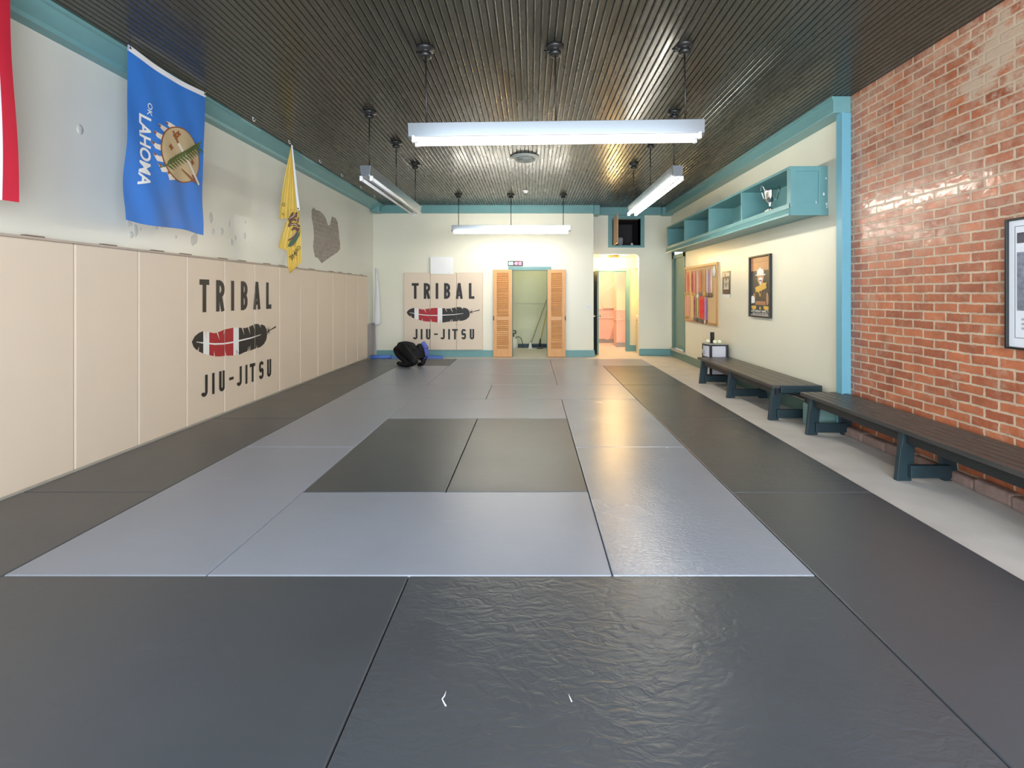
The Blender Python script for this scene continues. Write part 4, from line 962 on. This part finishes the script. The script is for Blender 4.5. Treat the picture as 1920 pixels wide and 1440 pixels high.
P([(.42, .60), (.50, .68), (.60, .57), (.55, .60), (.50, .64), (.46, .59)], PO, e + .0012)
P([(.17, .62), (.24, .60), (.27, .68), (.20, .72)], PS, e + .0012); P([(.80, .60), (.86, .61), (.93, .78), (.80, .80), (.78, .72)], PS, e + .0012)
P([(.30, .74), (.74, .74), (.76, .80), (.26, .80)][::-1], PB, e + .001)
P([(.07, .67), (.12, .65), (.20, .66), (.25, .70), (.24, .77), (.07, .78)], PRINTW, e + .0015)
P([(.07, .815), (.30, .815), (.30, .86), (.22, .88), (.14, .88), (.07, .86)], PO); P([(.66, .815), (.94, .815), (.94, .86), (.86, .88), (.76, .88), (.66, .86)], PO); P([(.46, .83), (.52, .83), (.53, .87), (.46, .87)], PO)
P([(.03, .955), (.97, .955), (.97, .975), (.03, .975)], mat('poster_silver', (.4, .4, .4), .3))
mb2 = MB(); mb2.text('LIVE FRIDAY APRIL 7th', .04, -.905 * .885 - .012, .030, width=W_ - .08, m=PRINTW, bold=.02); mb2.text('ALSO ON PAY-PER-VIEW', .08, -.905 * .885 - .040, .018, width=W_ - .16, m=PRINTW, bold=.015)
mb2.map(lambda p: (p.x, p.y, e + .001)); mb2.map(wallmap(yb, zb, XW)); mb2.obj('lettering', None, t)
mb.map(wallmap(yb, zb, XW)); mb.obj('picture_print', None, t)
# frame on the brick wall, cut by the picture edge
ya, yb, za, zb = 2.62, 3.285, 1.055, 1.935
t = frame('framed_picture', 'black framed picture with a white mount on the brick wall at the right edge', ya, yb, za, zb, XW - .012, .016, .03, mat('picture_mount', (.78, .80, .84), .25))
t['category'] = 'framed picture'
mb = MB(); WW = yb - ya
mb.poly([(.07, -.10, .013), (.07, -.17, .013), (WW - .07, -.17, .013), (WW - .07, -.10, .013)], mat('photo_dark', (.10, .09, .11), .2, var=.5, vscale=15))
mb.poly([(.07, -.23, .013), (.07, -.62, .013), (WW - .07, -.62, .013), (WW - .07, -.23, .013)], mat('photo_grey', (.22, .23, .28), .2, var=.85, vscale=12, aniso=(1, 1, 2)))
for q in range(3): mb.poly([(.10, -.67 - .03 * q, .013), (.10, -.685 - .03 * q, .013), (.30, -.685 - .03 * q, .013), (.30, -.67 - .03 * q, .013)], mat('print_grey', (.4, .4, .42), .4))
for zz_ in (-.055, -.80): mb.poly([(.055, zz_, .013), (.055, zz_ - .003, .013), (WW - .055, zz_ - .003, .013), (WW - .055, zz_, .013)], PRINTK)
mb.poly([(.055, -.055, .013), (.055, -.80, .013), (.058, -.80, .013), (.058, -.055, .013)], PRINTK)
mb.map(wallmap(yb, zb, XW - .012)); mb.obj('picture_print', None, t)

# ------------------------------------------------------------ benches
def bench(label, x0, x1, y0, y1, nsl, gap, mtop, legsY, loc_label=None):
    t = thing('bench', label, 'bench', ((x0 + x1) / 2, (y0 + y1) / 2, 0), 'dark painted wooden benches along the right wall')
    H = .41; w = (x1 - x0 - gap * (nsl - 1)) / nsl
    for i in range(nsl):
        xa = x0 + i * (w + gap); mb = MB(); mb.box((xa, y0 + random.uniform(0, .004), H - .035), (xa + w, y1, H), mtop, bev=.004); mb.obj('seat_plank', None, t)
    mb = MB()
    mb.box((x0 + .05, y0 + .03, H - .115), (x0 + .08, y1 - .03, H - .036), BLACKW); mb.box((x1 - .08, y0 + .03, H - .20), (x1 - .05, y1 - .03, H - .036), BLACKW)
    mb.box(((x0 + x1) / 2 - .03, y0 + .05, H - .125), ((x0 + x1) / 2 + .03, y1 - .05, H - .036), BLACKW)
    mb.obj('rail', None, t)
    for Y in legsY:
        for s in (-1, 1):
            mb = MB(); xb = x0 + .045 if s < 0 else x1 - .045; xt = x0 + .085 if s < 0 else x1 - .085; ww = .055
            mb.prism([(xb - ww, Y - .02, 0), (xb + ww, Y - .02, 0), (xt + ww, Y - .02, H - .036), (xt - ww, Y - .02, H - .036)], (0, .04, 0), NAVYW)
            mb.prism([(xt - ww - .012, Y - .03, H - .15), (xt + ww + .0, Y - .03, H - .15), (xt + ww - .01, Y - .03, H - .036), (xt - ww + .0, Y - .03, H - .036)], (0, .0095, 0), NAVYW)
            mb.obj('leg', None, t, bevel=.003)
        mb = MB(); mb.box((x0 + .07, Y - .055, .035), (x1 - .07, Y - .021, .13), NAVYW, bev=.003); mb.obj('stretcher', None, t)
        mb = MB(); mb.box((x0 + .09, Y + .02, H - .125), (x1 - .09, Y + .055, H - .04), NAVYW, bev=.003); mb.obj('cross_rail', None, t)
    return t
b1 = bench('dark wooden bench with three wide planks, farther one, under the framed poster', 2.70, 3.235, 5.36, 7.80, 4, .006, GREYW, (5.45, 6.62, 7.70))
mb = MB(); mb.box((2.78, 5.335, .33), (3.235, 5.36, .41), NAVYW, bev=.003); mb.obj('end_board', None, b1)
b1['label'] = 'dark wooden bench with four wide planks, the farther one, against the cream wall'
b2 = bench('black slatted wooden bench in front of the brick wall, the nearer one', 2.80, 3.25, 1.35, 5.0, 6, 0.013, GREYW, (4.88, 3.68, 2.48, 1.45))
# box under nearer bench
t = thing('wooden_box', 'teal wooden box on the floor behind the far end of the nearer bench', 'box', (3.12, 5.15, 0))
BXM = mat('pale_teal_box', (.22, .36, .33), .5, var=.1)
mb = MB(); mb.box((3.00, 5.04, 0), (3.015, 5.30, .235), BXM); mb.box((3.235, 5.04, 0), (3.25, 5.30, .235), BXM); mb.box((3.015, 5.285, 0), (3.235, 5.30, .235), BXM); mb.box((3.015, 5.04, 0), (3.235, 5.285, .015), BXM)
mb.obj('body', None, t, bevel=.002)
mb = MB(); mb.box((2.995, 5.025, .0), (3.255, 5.039, .24), BXM); mb.obj('front_panel', None, t)
mb = MB(); mb.box((3.10, 5.10, .015), (3.20, 5.20, .27), mat('pale_carton', (.62, .68, .60), .5)); tag(mb.obj('carton', None), 'small pale carton standing in the teal box under the bench', 'carton')

# drawer cart and things on it -----------------------------------
t = thing('drawer_cart', 'small two drawer plastic cart with black frame behind the far bench end', 'drawer cart', (3.06, 8.1, 0))
CXa, CXb, CYa, CYb = 2.90, 3.24, 7.90, 8.24; TR = mat('frosted_plastic', (.62, .60, .66), .25, var=.05)
for zlo, zhi in ((.375, .59), (.09, .335)):
    mb = MB(); fr_ = [(CXb - .02, CYa + .012), (CXa + .05, CYa + .012)] + [(CXa + .05 - .05 * math.sin(q * PI / 10), (CYa + .012) + (CYb - CYa - .024) * q / 10) for q in range(1, 10)] + [(CXa + .05, CYb - .012), (CXb - .02, CYb - .012)]
    mb.prism([(a0, b0, zlo + .02) for a0, b0 in fr_], (0, 0, zhi - zlo - .035), TR); dr = mb.obj('drawer', None, t)
    mb = MB(); mb.box((CXa - .012, 8.02, zlo + .07), (CXa + .002, 8.12, zlo + .13), mat('grey_pull', (.4, .4, .45), .4)); mb.obj('drawer_handle', None, dr)
mb = MB()
for X_, Y_ in ((CXa + .055, CYa), (CXb - .015, CYa), (CXa + .055, CYb), (CXb - .015, CYb)): mb.box((X_ - .02, Y_ - .012, 0), (X_ + .02, Y_ + .012, .60), BLACKM, bev=.003)
fr2 = lambda e_: [(CXb - .01, CYa - e_), (CXa + .05, CYa - e_)] + [(CXa + .045 - (.052 + e_) * math.sin(q * PI / 10), CYa + (CYb - CYa) * q / 10) for q in range(1, 10)] + [(CXa + .05, CYb + e_), (CXb - .01, CYb + e_)]
for z in (.075, .335, .362, .585): mb.prism([(a0, b0, z) for a0, b0 in fr2(.006)], (0, 0, .014), BLACKM)
mb.obj('frame', None, t)
mb = MB(); mb.prism([(a0, b0, .600) for a0, b0 in fr2(.0)], (0, 0, .006), mat('grey_lid', (.42, .41, .42), .35)); mb.obj('lid', None, t)
mb = MB(); mb.lathe([(.03, .0), (.034, .01), (.034, .17), (.036, .18), (.030, .178), (.028, .02)], (3.07, 8.14, .607), BLACKM, n=16)
tag(mb.obj('cup', None), 'tall black cup on top of the drawer cart', 'cup')
for i, (a0, b0, lab) in enumerate(((3.06, 7.99, 'cream ball on the drawer cart, nearest to the black cup foot'), (3.135, 8.0, 'cream ball on the drawer cart, rightmost'), (2.995, 8.13, 'cream ball on the drawer cart, leftmost, half behind the cup'))):
    mb = MB(); mb.sphere((a0, b0, .607 + .034), .034, mat('cream_ball', (.78, .78, .56), .5)); tag(mb.obj('ball', None), lab, 'ball', 'cream balls on the drawer cart')

# ------------------------------------------------------------ flags
def grid_cloth(fn, nu, nv, m, name, parent, mfn=None):
    mb = MB(); mb.mi(m); vs = [[mb.bm.verts.new(fn(i / nu, j / nv)) for i in range(nu + 1)] for j in range(nv + 1)]
    for j in range(nv):
        for i in range(nu):
            f_ = mb.bm.faces.new((vs[j][i], vs[j][i + 1], vs[j + 1][i + 1], vs[j + 1][i])); f_.smooth = True
            if mfn: f_.material_index = mb.mi(mfn((i + .5) / nu, (j + .5) / nv))
    o = mb.obj(name, None, parent)
    return o
# blue state flag hung by its hoist: u along the wall away from the viewer, v downward
FX = -3.25
def fblue(u, v):
    sag = .035 * math.sin(PI * u) * (1 - v)
    x_ = FX + .010 * math.sin(u * 9 + v * 5.5) * v + .02 * v * math.sin(u * 3.2 + 1) + .008 * math.sin((u * 1.6 - v) * 11) * (.2 + .8 * v)
    y_ = 3.87 + .92 * u - .03 * v * (1 - u) * 1.8 - .035 * v * u + .012 * math.sin(v * 14) * v
    z_ = 3.44 - sag - 1.42 * v - .012 * v * math.sin(u * 7)
    return Vector((x_, y_, z_))
t = thing('state_flag', 'blue flag with a shield emblem and OKLAHOMA lettering hanging from the ceiling', 'flag', (FX, 4.33, 2.0))
grid_cloth(fblue, 30, 44, BLUEF, 'cloth', t)
mb = MB()
vs = [[mb.bm.verts.new(fblue(i / 30, j * .035) + Vector((.004, 0, 0))) for i in range(31)] for j in range(2)]
mb.mi(WHITEF)
for i in range(30): mb.bm.faces.new((vs[0][i], vs[0][i + 1], vs[1][i + 1], vs[1][i]))
vs = [[mb.bm.verts.new(fblue(i / 30, j * .035) - Vector((.004, 0, 0))) for i in range(31)] for j in range(2)]
for i in range(30): mb.bm.faces.new((vs[0][i], vs[0][i + 1], vs[1][i + 1], vs[1][i]))
mb.obj('hoist_strip', None, t)
for u in (.015, .985):
    mb = MB(); p0 = fblue(u, .015); mb.tube([p0 + Vector((.006, 0, 0)), p0 + Vector((.004, 0, .02)), Vector((p0.x, p0.y, ZC))], .003, BLACKM, n=6); mb.sphere(p0 + Vector((.006, 0, 0)), .008, BLACKM, n=8); mb.obj('hanging_hook', None, t)
def drape(mb, fn, w_, h_, off, name, parent, du=30, dv=44):
    mb.cut(0, [w_ * i / du for i in range(1, du)]); mb.cut(1, [-h_ * j / dv for j in range(1, dv)])
    mb.map(lambda p: fn(p.x / w_, -p.y / h_) + Vector((off + p.z * .6, 0, 0))); return mb.obj(name, None, parent)
W_, H_ = .92, 1.42
TANP = mat('shield_tan', (.55, .42, .24), .6); BRN = mat('shield_brown', (.28, .09, .03), .6); OLV = mat('olive_leaf_print', (.09, .13, .03), .6); FEA = mat('feather_cream_print', (.75, .68, .58), .6)
cx_, cy_ = .60, -.715
mb = MB()
for q in range(7):   # eagle feathers hang from the left side of the shield (the flag is turned)
    an = PI * .62 + q * (PI * .76) / 6; dx, dy = math.cos(an), math.sin(an)
    if q in (0, 6): ln = .10
    else: ln = .115
    sx_ = cx_ + .235 * dx; sy_ = cy_ + .245 * dy
    mb.ribbon([(sx_, sy_), (sx_ - ln * .6, sy_ + .02 * dy), (sx_ - ln, sy_ + .03)], [.055, .045, .01], FEA)
    mb.ribbon([(sx_ - ln * .75, sy_ + .015), (sx_ - ln * 1.0, sy_ + .03)], [.03, .008], BRN)
drape(mb, fblue, W_, H_, .004, 'feather_print', t)
mb = MB(); mb.poly([(a0, b0, 0) for a0, b0 in arcpts(cx_, cy_, .262, .262, 0, 2 * PI, 40)[:-1]], BRN); drape(mb, fblue, W_, H_, .0055, 'shield_rim', t)
mb = MB(); mb.poly([(a0, b0, 0) for a0, b0 in arcpts(cx_, cy_, .25, .25, 0, 2 * PI, 40)[:-1]], TANP); drape(mb, fblue, W_, H_, .0075, 'shield_print', t)
mb = MB()
for a0, b0 in ((-.08, .155), (-.14, .04), (.14, -.03), (.17, -.16), (-.05, .19)):
    mb.ribbon([(cx_ + a0 - .028, cy_ + b0), (cx_ + a0 + .028, cy_ + b0)], .02, BRN); mb.ribbon([(cx_ + a0, cy_ + b0 - .028), (cx_ + a0, cy_ + b0 + .028)], .02, BRN)
mb.ribbon([(cx_ - .11, cy_ + .20), (cx_ - .05, cy_ + .10)], .022, BRN); mb.ribbon([(cx_ + .0, cy_ - .13), (cx_ + .16, cy_ - .20), (cx_ + .23, cy_ - .21)], [.01, .03, .02], BRN)
mb.ribbon([(cx_ - .05, cy_ + .10), (cx_ + .1, cy_ - .06), (cx_ + .25, cy_ - .225)], .028, FEA)
mb.ribbon([(cx_ - .27, cy_ - .18), (cx_ - .05, cy_ - .05), (cx_ + .12, cy_ + .07), (cx_ + .26, cy_ + .17)], .010, OLV)
for q in range(13):
    s_ = q / 12; bx = cx_ - .2 + .42 * s_; by = cy_ - .14 + .28 * s_
    mb.ribbon([(bx, by), (bx + .02, by + .035), (bx + .05, by + .075)], [.012, .022, .004], OLV); mb.ribbon([(bx, by), (bx + .045, by - .012), (bx + .09, by - .03)], [.012, .022, .004], OLV)
drape(mb, fblue, W_, H_, .0095, 'emblem_print', t)
mb = MB(); mb.text('LAHOMA', 0, 0, .125, width=.60, m=PRINTW, bold=.025); mb.map(lambda p: (.12 + p.y, -.50 - p.x, 0))
m2 = MB(); m2.text('OK', 0, 0, .05, width=.11, m=PRINTW, bold=.01); m2.map(lambda p: (.20 + p.y, -.37 - p.x, 0))
drape(mb, fblue, W_, H_, .005, 'lettering', t); drape(m2, fblue, W_, H_, .005, 'lettering', t)

# striped flag cut by the left picture edge
def fred(u, v):   # u 0 = far edge, toward the viewer
    y_ = 2.985 - .92 * u + .05 * v * (1 - u) + .012 * math.sin(v * 7 + 2.5) * (1 - u)
    x_ = FX + .018 * math.sin(u * 22 + v * 2) * v + .008 * math.sin(v * 6) + .0
    z_ = 3.43 - 1.425 * v
    return Vector((x_, y_, z_))
t = thing('striped_flag', 'red and white striped flag hanging at the left edge of the picture', 'flag', (FX, 2.5, 2.0))
BLC = mat('navy_canton', (.02, .03, .15), .6)
grid_cloth(fred, 26, 30, REDF, 'cloth', t, lambda u, v: BLC if (v < .4 and u > 7 / 13) else (REDF if int(u * 13) % 2 == 0 else WHITEF))
for u in (.02, .98):
    p0 = fred(u, .0); mb = MB(); mb.tube([p0 - Vector((0, 0, .01)), Vector((p0.x, p0.y, ZC))], .003, BLACKM, n=6); mb.obj('hanging_hook', None, t)

# yellow flag hanging by one corner
t = thing('yellow_flag', 'yellow flag with a coiled snake hanging folded from one corner on the left', 'flag', (-3.2, 6.4, 1.8))
rows = [(271, 546.5, 548.5), (285, 543.5, 549.5), (300, 540, 551), (320, 536, 553), (340, 532, 554.5), (365, 528, 557), (394, 524.5, 560), (410, 523, 561.5)]
rows2 = [(394, 540, 560), (410, 540, 562), (421, 534, 563), (440, 528, 565), (464, 521.5, 565.5), (470, 538, 566), (491, 539, 566), (500, 540, 556), (512, 542.5, 544.5)]
def strip(rows, ph, amp, nseg=14):
    mb = MB(); mb.mi(YELF); vs = []
    for (py, a0, b0) in rows:
        vs.append([mb.bm.verts.new(at(a0 + (b0 - a0) * i / nseg, py, 6.42 + ph + amp * math.sin(i * 1.3 + py * .02) * min(1, (py - 265) / 80))) for i in range(nseg + 1)])
    for j in range(len(rows) - 1):
        for i in range(nseg): f_ = mb.bm.faces.new((vs[j][i], vs[j][i + 1], vs[j + 1][i + 1], vs[j + 1][i])); f_.smooth = True
    return mb
strip(rows, .03, .03).obj('upper_fold', None, t); strip(rows2, -.05, .025).obj('lower_fold', None, t)
mb = MB(); S = [(547, 271), (550, 300), (553, 330), (556, 360), (560, 394)]
mb.mi(WHITEF)
aa = [mb.bm.verts.new(at(p[0] - 1 - (p[1] - 271) * .012, p[1], 6.36)) for p in S]; bb = [mb.bm.verts.new(at(p[0] + 1 + (p[1] - 271) * .010, p[1], 6.37)) for p in S]
cc = [mb.bm.verts.new(v.co + Vector((0, .006, 0))) for v in aa]; dd = [mb.bm.verts.new(v.co + Vector((0, .006, 0))) for v in bb]
for i in range(4): mb.bm.faces.new((aa[i], bb[i], bb[i + 1], aa[i + 1])); mb.bm.faces.new((cc[i], dd[i], dd[i + 1], cc[i + 1]))
mb.obj('hoist_strip', None, t)
mb = MB(); p0 = at(547.5, 271, 6.37); mb.tube([p0, Vector((p0.x, p0.y, ZC))], .003, BLACKM, n=6); mb.sphere(p0, .008, BLACKM, n=8); mb.sphere(at(559, 391, 6.35), .009, BLACKM, n=8); mb.obj('hanging_hook', None, t)
SN = mat('snake_brown', (.13, .06, .04), .6); SNP = mat('snake_tan', (.46, .36, .26), .6); SNG = mat('snake_grass', (.07, .12, .07), .6)
YP = 6.33; pxm = lambda p: at(p.x, -p.y, YP)
mb = MB()
mb.poly([(540, -460, 0), (544, -452, 0), (549, -449, 0), (560, -436, 0), (563, -432, 0), (561, -442, 0), (556, -451, 0), (548, -461, 0), (541, -463, 0)], SNG)
mb.ribbon([(540, -451), (547, -447), (554, -439), (559, -430), (551, -427), (547, -432)], [2, 4, 5, 5, 4, 3], SN)
mb.ribbon([(541, -424), (548, -420), (556, -421), (562, -425)], [3, 5, 5, 4], SN)
mb.ribbon([(541, -412), (547, -408), (554, -404), (557, -398)], [4, 6, 5, 3], SN); mb.ribbon([(550, -398), (545, -406), (543, -416)], [3, 4, 4], SN)
mb.ribbon([(541, -425), (545, -414), (552, -411), (558, -416), (560, -408)], [2, 3, 3, 3, 2], SN)
mb.map(lambda p: at(p.x, -p.y, YP - p.z)); mb.obj('snake_print', None, t)
mb = MB()
mb.ribbon([(544, -447), (551, -441), (556, -433)], [1, 2, 1.5], SNP); mb.ribbon([(544, -422), (552, -420), (558, -423)], [1, 2, 1.5], SNP); mb.ribbon([(543, -410), (549, -406), (554, -402)], [1, 2.2, 1], SNP); mb.ribbon([(556, -417), (558, -404)], [1.5, 1], SNP)
mb.map(lambda p: at(p.x, -p.y, YP - .005)); mb.obj('snake_stripe', None, t)
mb = MB()
def mtext(s_, x_, y_, h_, rot): # mirrored: the back of the flag faces the viewer
    m3 = MB(); m3.text(s_, 0, 0, h_, m=PRINTK, bold=.0); 
    for f_ in m3.bm.faces:
        pts = [( -v.co.x * math.cos(rot) - v.co.y * math.sin(rot) + x_, -v.co.x * math.sin(rot) + v.co.y * math.cos(rot) + y_, 0) for v in f_.verts]
        mb.poly(pts, PRINTK)
    m3.bm.free()
mtext('D', 534, -386, 6, .15); mtext('T', 535, -404, 6, .5)
mtext('ON', 565, -464, 7, .9); mtext('ME', 557, -479, 8, .7)
mb.map(lambda p: at(p.x, -p.y, YP)); mb.obj('lettering', None, t)
